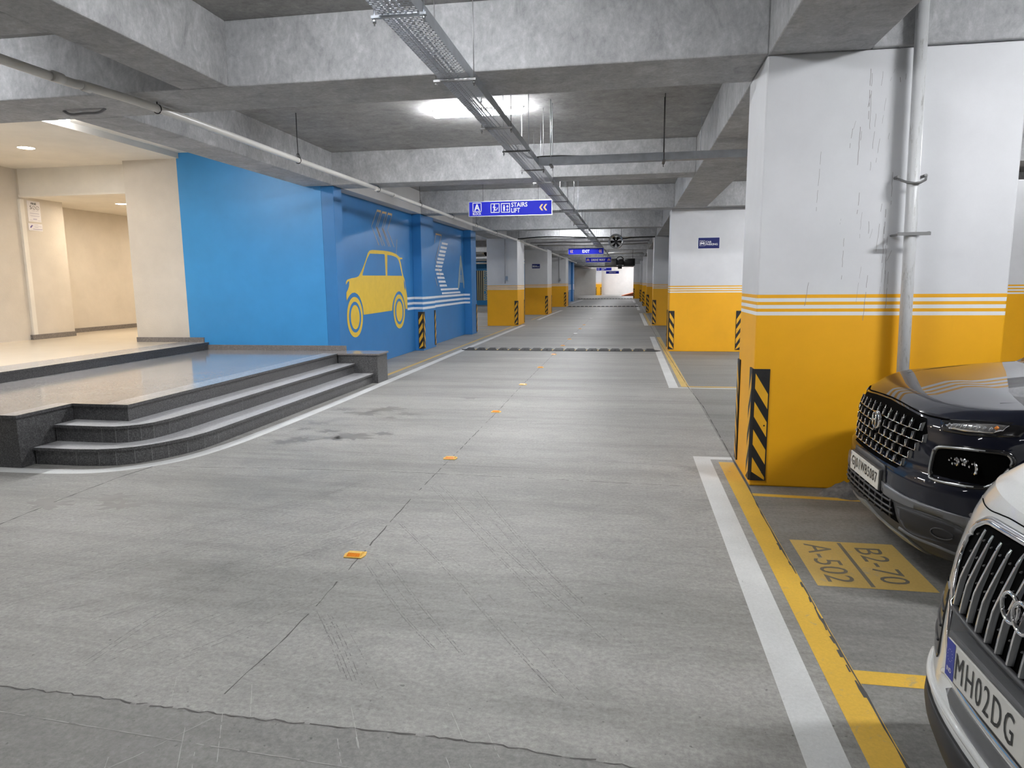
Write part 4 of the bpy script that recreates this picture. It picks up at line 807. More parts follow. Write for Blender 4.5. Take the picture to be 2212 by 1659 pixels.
# ------------------------------------------------------------ lights
def tube_light(x, y, label, axis='x', L_=1.2, vis=True, z=ZS, power=1.0):
    t = thing('tube_light', label, 'light', (x, y, z), 'batten tube lights on the ceiling')
    dx, dy = (L_/2, .035) if axis == 'x' else (.035, L_/2)
    m = MB(); m.box(x-dx, x+dx, y-dy, y+dy, z-.045, z-.001); m.build('batten', 'paper_white', t, bevel=.005)
    a, b = ((x-L_/2+.03, y, z-.075), (x+L_/2-.03, y, z-.075)) if axis == 'x' else ((x, y-L_/2+.03, z-.075), (x, y+L_/2-.03, z-.075))
    m = MB(); ex, ey = (L_/2-.02, .04) if axis == 'x' else (.04, L_/2-.02); m.box(x-ex, x+ex, y-ey, y+ey, z-.085, z-.046); m.build('glowing_tube', glow('tube_glow', power), t); return t
LT = [(-1.97, 9.1, 'bright tube light glowing above the long cable tray')] + [(-1.9, yy, '%s of the tube lights hidden between the beams down the drive' % ORD[k]) for k, yy in enumerate((14.4, 20.0, 26.3, 30.2, 35.4, 40.8, 46, 51.5, 57, 62.3, 67.8, 73.5))]
LT += [(-1.45, 3.6, 'tube light on the ceiling just above the top of the picture'), (-1.9, -2.4, 'tube light on the ceiling behind the camera'), (-1.9, -8, 'farthest tube light on the ceiling behind the camera')]
LT += [(4.98, 8.9, 'tube light glowing at the right picture edge past the big pillar'), (6.98, 12.9, 'tube light low at the right picture edge behind the big pillar'), (4.0, 3.0, 'tube light over the parked cars'), (5, -3, 'tube light over the bays behind the camera'), (4.2, 14.3, 'added unseen tube light between the first two right-hand pillars, brightening the second'), (4.6, 20.2, 'tube light over the right bays beyond the second pillar'), (4.6, 30.5, 'tube light over the right bays beyond the third pillar'), (4.6, 46, 'tube light over the right bays beyond the fourth pillar'), (4.6, 64, 'tube light over the right bays near the end wall'), (11, 2.4, 'tube light over the far right bays'), (11, 12, 'tube light over the far right bays beyond the first beam')]  # the tube between the first two right-hand pillars is added to brighten the second
LT += [(-9, 25.5, 'tube light over the left parking area beyond the mural wall'), (-9, 35.5, 'second tube light over the left parking area'), (-10.4, 46.2, 'tube light in front of the letter B wall'), (-9, 66, 'tube light over the far left bays'), (-4.6, 84, 'tube light washing the left of the end wall'), (.9, 86.5, 'bright tube light washing the right of the end wall'), (-.4, 84.8, 'tube light near the orange ramp')]
PW = {9.1: 1.0, 14.4: .8, 20.0: .6, 26.3: .5, 3.6: .7, 3.0: 1.15, -2.4: .15, -8: .1, 8.9: 1.0, 12.9: .1, 1.6: 1.3, 14.3: .9, -3: .3, 84: 1.2, 86.5: 2.2, 84.8: 1.0, 25.5: .7}
for x, yy, lb in LT: tube_light(x, yy, lb, power=PW.get(yy, .4))
tube_light(-7.80, 7.8, 'tube light tucked in the cove above the steps behind the beam', 'y', 2.1, z=4.065, power=.55); tube_light(-6.2, 4.9, 'added unseen tube light behind a beam, brightening the recess above the steps', 'x', power=.13); tube_light(-7.2, -1.5, 'tube light over the lobby approach', 'x', power=.2)  # the recess tube is an unseen addition that brightens the beam face
def downlight(x, y, z, label, power=1.0):
    t = thing('downlight', label, 'light', (x, y, z), 'warm recessed downlights in the lobby')
    m = MB(); m.tube([(x+math.cos(2*math.pi*k/24)*.125, y+math.sin(2*math.pi*k/24)*.125, z-.003) for k in range(24)], .006, 6, closed=True); m.build('trim_ring', 'paper_white', t)
    m = MB(); m.cyl((x, y, z-.004), (x, y, z-.001), .12, 20, smooth=False); m.build('lamp', glow('downlight_glow', power), t)
for x, yy, z, lb in ((-9.83, 10.2, 3.97, 'warm downlight nearest the picture edge in the lobby ceiling'), (-10.75, 13.45, 3.445, 'warm downlight in the lower passage ceiling'), (-9.83, 7.4, 3.97, 'warm downlight in the lobby ceiling, hidden behind the beam'), (-9.83, 4.6, 3.97, 'farthest left warm lobby downlight'), (-10.75, 16.5, 3.445, 'deepest warm downlight in the passage')): downlight(x, yy, z, lb, 0.7 if z < 3.9 else .26)
# ------------------------------------------------------------ cars
def lerp(z, T):
    if z <= T[0][0]: return T[0][1]
    for (a, p), (b, q) in zip(T, T[1:]):
        if z <= b: return p+(q-p)*(z-a)/(b-a)
    return T[-1][1]
class Car:
    """front skin = height field x(y,z) from a superellipse plan; x runs from the nose to the tail"""
    def __init__(s, X0, Y0, hw, a, p, D, Wz, Hx, crown, L, roof, label, name, paint):
        s.hw, s.a, s.p, s.D, s.Wz, s.Hx, s.crown, s.L, s.roof = hw, a, p, D, Wz, Hx, crown, L, roof
        s.root = thing(name, label, 'car', (X0, Y0, 0), org=(0, 0, 0)); s.paint = paint
    def F(s, y, z):
        v = min(abs(y)/(s.hw*lerp(z, s.Wz)), 1.0); return lerp(z, s.D)+s.a*(1-math.sqrt(max(0, 1-v**s.p)))
    def Hd(s, x, y): v = min(abs(y)/s.hw, 1); return lerp(x, s.Hx)+s.crown*(1-v*v)-.035*max(0, (v-.86)/.14)**2
    def patch(s, name, poly_, mats, off=.006, skirt=.02, parent=None, res=.03, mi=0, smooth=True, split=None):
        bm = bmesh.new(); vs = [bm.verts.new((0, a, b)) for a, b in poly_]; bm.faces.new(vs)
        for ax, lo, hi in ((1, min(a for a, b in poly_), max(a for a, b in poly_)), (2, min(b for a, b in poly_), max(b for a, b in poly_))):
            k = lo+res
            while k < hi:
                no = (0, 1, 0) if ax == 1 else (0, 0, 1); co = (0, k, 0) if ax == 1 else (0, 0, k)
                bmesh.ops.bisect_plane(bm, geom=bm.verts[:]+bm.edges[:]+bm.faces[:], plane_co=co, plane_no=no, dist=1e-5); k += res
        bmesh.ops.triangulate(bm, faces=[f for f in bm.faces if len(f.verts) > 4])
        be = [e for e in bm.edges if e.is_boundary]
        ret = bmesh.ops.extrude_edge_only(bm, edges=be); nv = {v for v in ret['geom'] if isinstance(v, bmesh.types.BMVert)}
        for v in bm.verts:
            o_ = off(v.co.y, v.co.z) if callable(off) else off
            v.co.x = s.F(v.co.y, v.co.z)-o_+(skirt if v in nv else 0)
        bmesh.ops.recalc_face_normals(bm, faces=bm.faces)
        me = bpy.data.meshes.new(name); bm.to_mesh(me); bm.free()
        for m_ in ([mats] if isinstance(mats, str) else mats): me.materials.append(MATS[m_])
        for p_ in me.polygons: p_.use_smooth = smooth and abs(p_.normal.x) > .3
        o = bpy.data.objects.new(name, me); C.objects.link(o); o.parent = parent or s.root; ORG[o.name] = Vector((0, 0, 0)); return o
    def line(s, mb, pts, r, off, n=8, closed=False, mi=0, sub=5):
        P = smooth_path(list(pts), sub) if sub > 1 else list(pts)
        if closed: P = smooth_path(list(pts)+[pts[0]], sub)[:-1] if sub > 1 else P
        mb.tube([(s.F(a, b)-off, a, b) for a, b in P], r, n, mi, closed=closed)
    def body(s, ztop, wheels, arch, zbot=.20):
        hw = s.hw; N = 44; cols = []
        for k in range(N+1):
            t = -1+2*k/N; cols.append(math.sin(t*math.pi/2))
        xs = [s.L*(k/46)**1.0 for k in range(47)]
        M_ = 26
        def col_front(v):
            P = []
            for j in range(M_+1):
                q = j/M_; z = zbot+(ztop-zbot)*q; y = v*hw*lerp(z, s.Wz); P.append((s.F(y, z), y, z))
            # snap the rim to the bonnet surface
            return P
        front = [col_front(v) for v in cols]
        def col_side(x, sg):
            P = []; zt = s.side_top(x)
            for j in range(M_+1):
                q = j/M_; z = zbot+(zt-zbot)*q; zz = zbot+(ztop-zbot)*q; rear = max(0, (x-(s.L-.45))/.45); y = sg*hw*lerp(zz, s.Wz)*(1-.16*rear**2.2); P.append((max(x, s.F(sg*99, zz)), y, z))
            return P
        x0 = s.a+.02
        side = [x0+(s.L-x0)*k/64 for k in range(1, 65)]
        right = [col_side(x, 1) for x in side]; left = [col_side(x, -1) for x in side]
        allc = left[::-1]+front+right
        # wheel arches: leave open and snap
        R_ = arch
        for colm in allc:
            for j, (x, y, z) in enumerate(colm):
                for wx in wheels:
                    d = math.hypot(x-wx, z-.33)
                    if abs(y) > hw*.8 and d < R_ and d > R_*.86: f_ = R_/max(d, .01); colm[j] = (wx+(x-wx)*f_, y, max(zbot, .33+(z-.33)*f_))
        def skip(i, k):
            q = [allc[i][k], allc[i+1][k], allc[i][k+1], allc[i+1][k+1]]; c = [sum(p[d] for p in q)/4 for d in range(3)]
            return any(math.hypot(c[0]-wx, c[2]-.33) < R_*.97 and abs(c[1]) > hw*.8 for wx in wheels)
        m = MB(); m.grid(allc, smooth=True, skip=skip)
        rl_, rr_ = left[-1], right[-1]; rows = [[(rl_[j][0]+.05*math.sin(math.pi*k/10), rl_[j][1]+(rr_[j][1]-rl_[j][1])*k/10, rl_[j][2]) for k in range(11)] for j in range(M_+1)]
        m.grid(rows); s.rim = [c[-1] for c in front]; s.sides = (left, right)
        b = m.build('body_shell', s.paint, s.root); return b
    def side_top(s, x): return s.Hd(min(x, s.L), s.hw)+.0

def wheel(car, x, y):
    sg = 1 if y > 0 else -1; m = MB()
    prof = [(.20, -.10), (.30, -.105), (.325, -.08), (.33, 0), (.325, .08), (.30, .105), (.20, .10)]
    rows = [[(x+math.cos(2*math.pi*k/36)*r_, y-sg*.1+q, .33+math.sin(2*math.pi*k/36)*r_) for k in range(37)] for r_, q in prof]; m.grid(rows); w_ = m.build('wheel', 'tyre', car.root)
    m = MB()
    rows = [[(x+math.cos(2*math.pi*k/36)*r_, y-sg*.1+sg*q, .33+math.sin(2*math.pi*k/36)*r_) for k in range(37)] for r_, q in ((.21, .09), (.20, .06), (.19, .0))]; m.grid(rows)
    for k in range(5):
        a = 2*math.pi*k/5; c, s_ = math.cos(a), math.sin(a); yy = y-sg*.1+sg*.075
        m.add([(x+c*.04-s_*.03, yy, .33+s_*.04+c*.03), (x+c*.20-s_*.02, yy, .33+s_*.20+c*.02), (x+c*.20+s_*.02, yy, .33+s_*.20-c*.02), (x+c*.04+s_*.03, yy, .33+s_*.04-c*.03)], [(0,1,2,3)])
    m.cyl((x, y-sg*.1, .33), (x, y-sg*.1+sg*.085, .33), .06, 14); m.build('rim', 'satin_silver', w_)

def cabin(car, xb, zb, xr0, xr1, xe, zr, wy, wr, hoodend):
    """greenhouse: windscreen, roof, side and rear glass"""
    lo = [(xb, -wy), (xb, wy), (xe, wy), (xe, -wy)]; hi = [(xr0, -wr), (xr0, wr), (xr1, wr), (xr1, -wr)]
    m = MB(); m.add([(a, b, zb) for a, b in lo]+[(a, b, zr) for a, b in hi], [(0,1,5,4),(1,2,6,5),(2,3,7,6),(3,0,4,7),(4,5,6,7)]); m.build('cabin_shell', car.paint, car.root, bevel=.05)
    def quad(A, B, Cc, Dd, u0, u1, v0, v1, off):
        A, B, Cc, Dd = map(Vector, (A, B, Cc, Dd)); n = (B-A).cross(Dd-A).normalized()*off
        f = lambda u, v: (A*(1-u)+B*u)*(1-v)+(Dd*(1-u)+Cc*u)*v+n
        return [f(u0, v0), f(u1, v0), f(u1, v1), f(u0, v1)]
    P = [(a, b, zb) for a, b in lo]; Q = [(a, b, zr) for a, b in hi]
    for (i, j, nm, off) in ((1, 0, 'windscreen', .012), (2, 1, 'side_window', .012), (0, 3, 'side_window', .012), (3, 2, 'rear_window', .012)):
        qd = quad(P[i], P[j], Q[j], Q[i], .06, .94, .10, .90, off); MB().add(qd, [(0,1,2,3)]).build(nm, 'window_glass', car.root, fixn=False)
def hood(car, ztop, xend, paint, lip=0.0):
    rows = []; n = 22
    for (x0, y0, z0) in car.rim:
        row = []
        for k in range(n+1):
            t = k/n; tt = t**1.5; x = x0+(xend-x0)*tt; z = car.Hd(x, y0)
            # round over from the front rim
            if k == 0: z = z0
            else: z = z0+(z-z0)*min(1, (1-(1-min(1, (x-x0)/.10))**2)) if x-x0 < .10 else z
            row.append((x, y0, z))
        rows.append(row)
    m = MB(); m.grid(rows); return m.build('bonnet', paint, car.root)

# --- dark blue car
V = Car(1.49, 4.46, .885, .55, 3.2, [(.15,.16),(.22,.08),(.30,.02),(.36,.0),(.62,.01),(.66,.045),(.85,.06),(.93,.08),(.965,.10),(.99,.13)], [(.15,.93),(.3,.97),(.45,1.),(.85,1.),(.99,.985)],
        [(0,.955),(.15,.985),(.25,1.005),(.5,1.055),(.9,1.10),(1.2,1.125),(4,1.13)], .035, 3.99, 1.60, 'dark blue car nosed out of its bay beside the big yellow pillar', 'blue_car', 'navy_paint')
V.body(.975, (.83, 3.33), .37); hood(V, .975, 1.18, 'navy_paint')
cabin(V, 1.12, 1.10, 1.85, 3.45, 3.86, 1.60, .82, .62, 1.18)
for xx in (.83, 3.33):
    for yy in (-.86, .86): wheel(V, xx, yy)
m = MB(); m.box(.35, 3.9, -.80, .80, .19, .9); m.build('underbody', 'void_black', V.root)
def mir(pts): return [(-a, b) for a, b in pts][::-1]
# grille: dark recess, dark cells with bright lips
GP = [(-.235,.965),(0,.972),(.235,.965),(.475,.945),(.53,.86),(.46,.775),(.39,.69),(.36,.632),(0,.628),(-.36,.632),(-.39,.69),(-.46,.775),(-.53,.86),(-.475,.945)]
gr_ = V.patch('grille', GP, 'void_black', .001, .0)
def inside(pt, P):
    x, y = pt; c = False
    for i in range(len(P)):
        (x0, y0), (x1, y1) = P[i], P[i-1]
        if (y0 > y) != (y1 > y) and x < (x1-x0)*(y-y0)/(y1-y0)+x0: c = not c
    return c
lat = MB(); chm = MB(); dz, dy_ = .0555, .088
for r_ in range(6):
    zc = .652+.028+r_*dz
    for k in range(-8, 9):
        yc = k*dy_+(.5*dy_ if r_ % 2 else 0)
        if not inside((yc, zc), GP) or not inside((yc*1.04, zc), GP): continue
        if math.hypot(yc, (zc-.84)) < .055 or abs(yc) > .50 or zc > .955: continue
        P0 = [(yc-dy_*.5, zc-dz*.46), (yc+dy_*.5, zc-dz*.46), (yc+dy_*.5, zc+dz*.46), (yc-dy_*.5, zc+dz*.46)]
        P1 = [(yc-dy_*.46, zc-dz*.42), (yc+dy_*.46, zc-dz*.42), (yc+dy_*.40, zc+dz*.30), (yc-dy_*.40, zc+dz*.30)]
        f0 = [(V.F(a, b)-.002, a, b) for a, b in P0]; f1 = [(V.F(a, b)-.017, a, b) for a, b in P1]
        # sloping shelf below, slim side blades: a scoop opening upward
        lat.add([f0[0], f0[1], f1[1], f1[0]], [(0,1,2,3)]); lat.add([f0[0], f1[0], f1[3], f0[3]], [(0,1,2,3)]); lat.add([f0[1], f1[1], f1[2], f0[2]], [(3,2,1,0)])
        for A_, B_ in ((0, 1),): chm.tube([f1[A_], f1[B_]], .0034, 6)
        chm.tube([f1[0], f1[3]], [.0036, .0012], 6); chm.tube([f1[1], f1[2]], [.0036, .0012], 6)

tp = chm
for k in range(-5, 6):
    a = k*dy_+.044; b = .935-abs(a)*.03
    if inside((a, b), GP): tp.tube([(V.F(a, b-.012)-.016, a-.010, b-.012), (V.F(a, b)-.012, a+.006, b+.008)], [.0050, .002], 6)
lat.build('lattice', 'car_plastic_grey', gr_); chm.build('bright_lips', 'chrome', gr_)
# badge: a plain chrome oval ring with a slanted bar figure
bx = V.F(0, .84)-.028
rows = [[(bx+.012-q, math.cos(2*math.pi*k/32)*.060*s_, .842+math.sin(2*math.pi*k/32)*.056*s_) for k in range(33)] for s_, q in ((1.0, 0), (1.0, .012), (.93, .018), (.86, .014))]
bd = MB().grid(rows).build('badge', 'chrome', V.root)
MB().add([(bx-.003, math.cos(2*math.pi*k/32)*.054, .842+math.sin(2*math.pi*k/32)*.050) for k in range(32)], [tuple(range(32))]).build('badge_face', 'dark_chrome', bd, fixn=False)
m = MB(); 
for pts in ([(.026,.805),(.018,.88)], [(-.018,.805),(-.026,.88)], [(.022,.838),(0,.843),(-.022,.848)]): m.tube([(bx-.008, a, b) for a, b in pts], .006, 6)
m.build('badge_letter', 'chrome', bd)
# bonnet leading strip, wing seams
m = MB(); V.line(m, [(-.60,.965),(-.45,.963),(-.25,.975),(0,.982),(.25,.975),(.45,.963),(.60,.965)], .004, .003, 6); m.build('bonnet_seam', 'void_black', V.root)
for sg in (-1, 1):
    m = MB(); pts = [(-.60, .42), (-.66, .55), (-.71, .80), (-.74, 1.15)]
    P = [(x_, sg*abs(a), V.Hd(x_, a)-.0008) for a, x_ in pts]; m.tube(smooth_path(P, 5), .002, 6); m.build('bonnet_crease', 'void_black', V.root)
def sidepair(fn):
    for sg in (1, -1): fn(sg)
def S(pts, sg): return [(sg*a, b) for a, b in pts][::sg]
DRLB = [(-.556,.958),(-.63,.972),(-.70,.985),(-.79,.995),(-.83,.98),(-.83,.93),(-.79,.918),(-.70,.905),(-.60,.905)]
DRLL = [(-.600,.938),(-.640,.953),(-.70,.966),(-.76,.978),(-.792,.978),(-.792,.950),(-.775,.934),(-.70,.924),(-.64,.924)]
HLO = [(-.590,.80),(-.615,.820),(-.66,.830),(-.72,.838),(-.78,.843),(-.812,.845),(-.832,.835),(-.840,.80),(-.833,.75),(-.82,.70),(-.80,.665),(-.77,.652),(-.70,.646),(-.63,.645),(-.595,.655),(-.585,.70)]
def lamps(sg):
    o = V.patch('indicator_lamp', S(DRLB, -sg), 'gloss_black', .004, .01, res=.015); 
    a = V.patch('lens', S(DRLL, -sg), 'chrome', .007, .006, o, .015)
    m = MB()
    for k in range(9):
        t = .62+k*.018; z0 = .932+(t-.62)*.08; q = -t*sg*-1*-1
        q = t*(-1 if sg > 0 else 1)
        m.tube([(V.F(q, z0)-.010, q, z0), (V.F(q, z0+.018)-.011, q-.004, z0+.020)], .0045, 5)
    m.build('lens_ribs', 'satin_silver', o)
    q = .775*(-1 if sg > 0 else 1); m = MB(); m.tube([(V.F(q, .955)-.010, q, .955), (V.F(q, .97)-.010, q, .967)], .008, 6); m.build('amber_bulb', 'amber', o)
    h = V.patch('headlamp', S(HLO, -sg), 'void_black', .003, .01, res=.015)
    m = MB(); V.line(m, S(HLO, -sg), .008, .009, 8, closed=True, sub=3); m.build('light_ring', 'satin_silver', h)
    m = MB(); V.line(m, [(a*1.0-(.0), b) for a, b in S([(x*1.0, z) for x, z in HLO], -sg)], .013, .001, 8, closed=True, sub=3); m.build('surround', 'gloss_black', h)
    c = -1 if sg > 0 else 1; m = MB()
    for cy, cz, r_ in ((.760*c, .745, .030), (.700*c, .765, .022), (.728*c, .775, .014)):
        x_ = V.F(cy, cz)-.006
        rows = [[(x_-q, cy+math.cos(2*math.pi*k/18)*r_*e, cz+math.sin(2*math.pi*k/18)*r_*1.15*e) for k in range(19)] for e, q in ((1, 0), (1, .006), (.8, .010), (.5, .004), (.0, .003))]; m.grid(rows, smooth=False)
    rb = random.Random(4)
    for k in range(14):
        cy = (.668+.0075*k)*c; cz = .765+.016*math.sin(k*2.3); x_ = V.F(cy, cz)-.007; r_ = rb.uniform(.006, .012)
        m.grid([[(x_-math.cos(t)*r_*.6, cy+math.sin(t)*r_*math.cos(p), cz+math.sin(t)*r_*math.sin(p)) for p in [2*math.pi*q/8 for q in range(9)]] for t in (0.01, .5, 1.0, 1.57)], smooth=False)
    m.build('bulb_cluster', 'chrome', h)
sidepair(lamps)
# lower front
def loff(y, z): return .010
BANDP = [(-.25,.523),(-.385,.514),(-.477,.509),(-.612,.506),(-.70,.502),(-.78,.494),(-.86,.478),(-.86,.40),(-.785,.425),(-.765,.441),(-.698,.461),(-.617,.464),(-.504,.455),(-.40,.452),(-.30,.455),(-.26,.47)]
def band(sg): V.patch('bumper_band', S(BANDP, -sg), 'band_grey', .012, .03, res=.03)
sidepair(band)
LOW = [(-.30,.455),(-.40,.452),(-.504,.455),(-.617,.464),(-.698,.461),(-.765,.441),(-.86,.40),(-.86,.21),(-.6,.205),(0,.205),(.6,.205),(.86,.21),(.86,.40),(.765,.441),(.698,.461),(.617,.464),(.504,.455),(.40,.452),(.30,.455),(.26,.62),(0,.625),(-.26,.62)]
lo_ = V.patch('lower_bumper', LOW, 'car_plastic', .006, .03, res=.03)
def fogs(sg):
    P = [(-.433,.432),(-.506,.443),(-.60,.448),(-.701,.443),(-.763,.421),(-.80,.385),(-.775,.330),(-.667,.318),(-.533,.305),(-.493,.32)]
    f = V.patch('fog_recess', S(P, -sg), 'duct_dark', .008, .0, lo_)
    c = -1 if sg > 0 else 1; x_ = V.F(.70*c, .37)-.012
    m = MB(); m.tube([(V.F(.70*c+math.cos(2*math.pi*k/20)*.042, .37)-.011, .70*c+math.cos(2*math.pi*k/20)*.042, .372+math.sin(2*math.pi*k/20)*.027) for k in range(20)], .004, 6, closed=True); m.build('fog_rim', 'car_plastic', lo_)
    m = MB(); V.line(m, S([(-.44,.305),(-.526,.290),(-.654,.286),(-.731,.268),(-.82,.262)], -sg), .012, .004, 8); m.build('lip_line', 'car_plastic_grey', lo_)
sidepair(fogs)
LG = [(-.40,.440),(-.28,.462),(-.25,.50),(0,.50),(.25,.50),(.28,.462),(.40,.440),(.455,.335),(.30,.35),(0,.352),(-.30,.35),(-.455,.335)]
lg = V.patch('lower_grille', LG, 'void_black', .008, .0, lo_)
m = MB()
for z_ in (.375, .405, .440): V.line(m, [(-.42+(z_-.375)*.5,z_),(-.2,z_),(0,z_),(.2,z_),(.42-(z_-.375)*.5,z_)], .0065, .012, 6)
for k in range(-4, 5): a = k*.095; m.tube([(V.F(a, .345)-.012, a, .348), (V.F(a, .45)-.012, a, .455)], .006, 6)
m.build('grille_bars', 'car_plastic', lg)
SK = [(-.53,.190),(-.47,.252),(-.35,.270),(-.19,.290),(0,.325),(.19,.290),(.35,.270),(.47,.252),(.53,.190),(.42,.215),(.26,.250),(0,.265),(-.26,.250),(-.42,.215)]
V.patch('skid_plate', SK, 'skid_silver', .020, .05)
# plate
def plate(car, y0, y1, z0, z1, x_, parent_name='number_plate', lab=None):
    m = MB(); m.box(x_-.006, x_, y0, y1, z0, z1); o = m.build(parent_name, 'plate_white', car.root, bevel=.002); return o
xp = -.010
m = MB(); m.box(xp, .06, -.246, .274, .455, .588); m.build('plate_holder', 'car_plastic', V.root, bevel=.008)
np_ = plate(V, -.240, .268, .462, .582, xp); np_['label'] = 'white plate reading GJ01WB5087'
m = MB(); text(m, 'GJ01WB5087', (xp-.0065, .235, .478), (0, -1, 0), (0, 0, 1), .455, .084, 0, .008, .0015, sp=1.12); m.build('characters', 'plate_ink', np_, fixn=False)
m = MB(); text(m, 'IND', (xp-.0065, .262, .515), (0, -1, 0), (0, 0, 1), .022, .012, 0, .02, .0015); rectp(m, 0, 0, .016, .014, (xp-.0065, .262, .560), (0, -1, 0), (0, 0, 1)); m.build('ind_mark', 'ink_pale', np_, fixn=False)
for sg in (-1, 1):
    m = MB(); m.tube([(1.62, sg*.80, 1.13), (1.60, sg*.95, 1.13)], .03, 8); rows = [[(1.57+math.cos(a)*.07, sg*(.91+.12*q), 1.15+math.sin(a)*.085) for a in [2*math.pi*k/12 for k in range(13)]] for q in (0, .5, 1)]; m.grid(rows); m.add(rows[0][:12], [tuple(range(12))]); m.add(rows[2][:12], [tuple(range(12))]); m.build('door_mirror', 'navy_paint', V.root)

# --- white car
Q = Car(.95, 1.77, .915, .50, 3.0, [(.15,.10),(.22,.03),(.30,.0),(.48,.02),(.6,.03),(.8,.06),(.95,.10),(1.03,.14),(1.08,.19)], [(.15,.93),(.3,.985),(.45,1.),(.85,1.),(1.08,.97)],
        [(0,1.0),(.2,1.045),(.4,1.075),(.8,1.12),(1.2,1.155),(4.4,1.16)], .035, 4.38, 1.60, 'white car in the nearest bay at the right picture edge, chrome-slatted grille', 'white_car', 'white_car_paint')
Q.body(1.04, (.89, 3.49), .385); hood(Q, 1.04, 1.22, 'white_car_paint')
cabin(Q, 1.16, 1.13, 1.95, 3.6, 4.2, 1.60, .84, .62, 1.2)
for xx in (.89, 3.49):
    for yy in (-.88, .88): wheel(Q, xx, yy)
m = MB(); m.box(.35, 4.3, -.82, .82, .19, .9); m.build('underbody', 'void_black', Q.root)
GO = [(-.405,.975),(-.445,.955),(-.477,.925),(-.497,.86),(-.480,.79),(-.455,.715),(-.42,.64),(-.40,.61),(-.345,.548),(-.29,.518),(0,.508),(.29,.518),(.345,.548),(.40,.61),(.42,.64),(.455,.715),(.480,.79),(.497,.86),(.477,.925),(.445,.955),(.405,.975),(.33,.984),(.18,.993),(0,.997),(-.18,.993),(-.33,.984)]
gq = Q.patch('grille', GO, 'void_black', .004, .0)
m = MB(); Q.line(m, GO, .0105, .008, 10, closed=True, sub=5); m.build('grille_frame', 'chrome', gq)
m = MB(); Q.line(m, [(a*1.035, .75+(b-.75)*1.035) for a, b in GO], .007, .003, 8, closed=True, sub=5); m.build('frame_edge', 'satin_silver', gq)
for k in range(-7, 8):
    a = (k-.0)*.0575
    if abs(a) > .41: continue
    top = .965-abs(a)*.03+(.01 if abs(a) < .2 else 0); m = MB()
    prof = [(a, top-(top-.71)*t/20) for t in range(21)]
    for i in range(20):
        (a0, z0), (a1, z1) = prof[i], prof[i+1]
        d0 = .004+.016*math.sin(min(1, i/20*.95+.05)*math.pi*.62); d1 = .004+.016*math.sin(min(1, (i+1.)/20*.95+.05)*math.pi*.62)
        A_ = [(Q.F(a0, z0)-d0, a0-.0045, z0), (Q.F(a0, z0)-d0, a0+.0045, z0), (Q.F(a1, z1)-d1, a1+.0045, z1), (Q.F(a1, z1)-d1, a1-.0045, z1)]
        B_ = [(Q.F(a0, z0)-.001, a0-.0062, z0), (Q.F(a0, z0)-.001, a0+.0062, z0), (Q.F(a1, z1)-.001, a1+.0062, z1), (Q.F(a1, z1)-.001, a1-.0062, z1)]
        m.add(A_, [(0,1,2,3)], 0, True); m.add([A_[0], A_[3], B_[3], B_[0]], [(0,1,2,3)], 1, True); m.add([A_[1], A_[2], B_[2], B_[1]], [(3,2,1,0)], 1, True)
    m.build('slat', ['chrome', 'satin_silver'], gq)
m = MB()
for z_ in (.76, .815, .87, .925):
    for k in range(-7, 8): a = k*.0575+.028; m.tube([(Q.F(a, z_)+.004, a+.006, z_), (Q.F(a, z_)-.012, a-.002, z_+.004)], [.008, .002], 6)
m.build('grille_nubs', 'dark_chrome', gq)
HP = [(-.42,.705),(0,.700),(.42,.705),(.40,.62),(.345,.56),(.29,.53),(0,.52),(-.29,.53),(-.345,.56),(-.40,.62)]
Q.patch('plate_panel', HP, 'car_plastic', .010, .02, gq)
m = MB(); m.tube([(Q.F(a, .705)-.016, a, .700) for a in [-.40+.05*k for k in range(17)]], .010, 6); m.build('panel_ledge', 'car_plastic', gq)
xq = -.004
m = MB(); m.box(xq, .05, -.30, .30, .535, .678); m.build('plate_frame', 'car_plastic_grey', Q.root, bevel=.006)
np2 = plate(Q, -.265, .285, .548, .662, xq); np2['label'] = 'white plate with a blue strip, characters MH02DG in view'
A1, A2 = (0, -1, 0), (0, 0, 1)
m = MB(); rectp(m, 0, 0, .050, .114, (xq-.006, .285, .548), A1, A2, 0, .001)
m.build('blue_strip', 'plate_blue', np2, fixn=False)
m = MB()
for k in range(12): a = 2*math.pi*k/12; rectp(m, .0235+math.cos(a)*.0145, .068+math.sin(a)*.0185, .0255+math.cos(a)*.0145, .0705+math.sin(a)*.0185, (xq-.007, .285, .548), A1, A2, 0, .001)
text(m, 'IND', (xq-.007, .285-.010, .566), A1, A2, .028, .014, 0, .02, .001); m.build('strip_marks', 'paper_white', np2, fixn=False)
m = MB(); text(m, 'MH02DG', (xq-.006, .226, .566), A1, A2, .300, .080, 0, 0, .0018, sp=1.22); m.build('characters', 'plate_ink', np2, fixn=False)
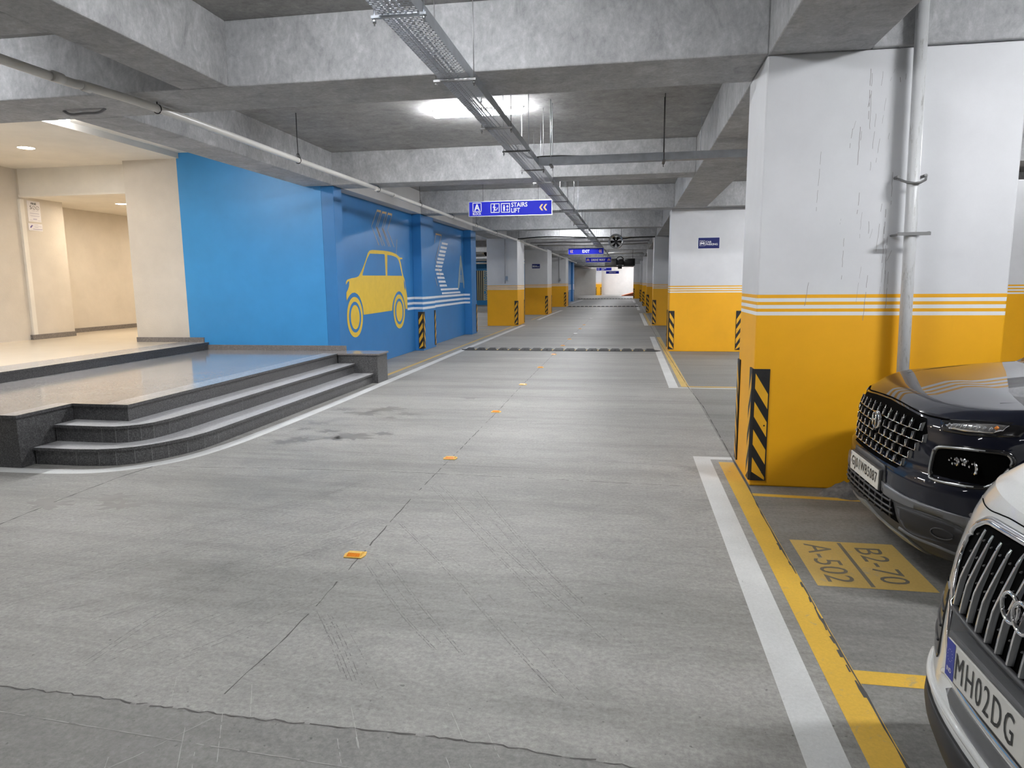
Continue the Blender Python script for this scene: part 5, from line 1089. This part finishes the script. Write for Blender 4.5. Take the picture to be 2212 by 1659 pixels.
for k in range(4):
    cy = .096-k*.061; x_ = Q.F(0, .84)-.026-.004*(k % 2); m = MB(); m.tube([(x_, cy+math.cos(2*math.pi*j/36)*.039, .849+math.sin(2*math.pi*j/36)*.039) for j in range(36)], .006, 8, closed=True)
    m.build('badge_ring', 'chrome', Q.root)
m = MB(); Q.line(m, [(-.60,.990),(-.52,.991),(-.45,.997),(-.38,1.008),(-.28,1.018),(0,1.025),(.28,1.018),(.38,1.008),(.45,.997),(.52,.991),(.60,.990)], .002, .0015, 6); m.build('bonnet_seam', 'void_black', Q.root)
VP = [(-.535,.70),(-.60,.70),(-.70,.68),(-.78,.64),(-.70,.53),(-.60,.485),(-.505,.478),(-.488,.50),(-.505,.60)]
LS = [(-.36,.455),(-.32,.482),(0,.478),(.32,.482),(.36,.455),(.30,.425),(0,.415),(-.30,.425)]
def av(sg):
    o = Q.patch('side_vent', S(VP, -sg), 'gloss_black', .004, .01, res=.02)
    m = MB()
    for z_ in (.53, .58, .63): Q.line(m, S([(-.52,z_),(-.60,z_),(-.68,z_)], -sg), .004, .005, 6)
    m.build('vent_fins', 'car_plastic', o)
    H_ = [(-.74,.90),(-.77,.955),(-.82,.975),(-.88,.98),(-.885,.93),(-.86,.87),(-.80,.85),(-.75,.86)]
    h = Q.patch('headlamp', S(H_, -sg), 'window_glass', .005, .01, res=.02)
    m = MB(); Q.line(m, S([(-.76,.88),(-.80,.875),(-.84,.89),(-.87,.94)], -sg), .008, .012, 6); m.build('light_strip', 'chrome', h)
sidepair(av)
Q.patch('lower_intake', LS, 'car_plastic_grey', .003, .0)
m = MB(); Q.line(m, [(-.40,.49),(-.33,.505),(0,.495),(.33,.505),(.40,.49)], .010, .004, 8); m.build('bumper_fold', 'white_car_paint', Q.root)
m = MB(); Q.line(m, [(-.70,.40),(-.56,.395),(-.40,.40),(-.2,.405),(0,.405),(.2,.405),(.40,.40),(.56,.395),(.70,.40)], .014, .0, 8); m.build('bumper_fold', 'white_car_paint', Q.root)
Q.patch('lower_lip', [(-.90,.37),(-.6,.36),(0,.37),(.6,.36),(.90,.37),(.90,.20),(0,.195),(-.90,.20)], 'rubber_black', .008, .03)
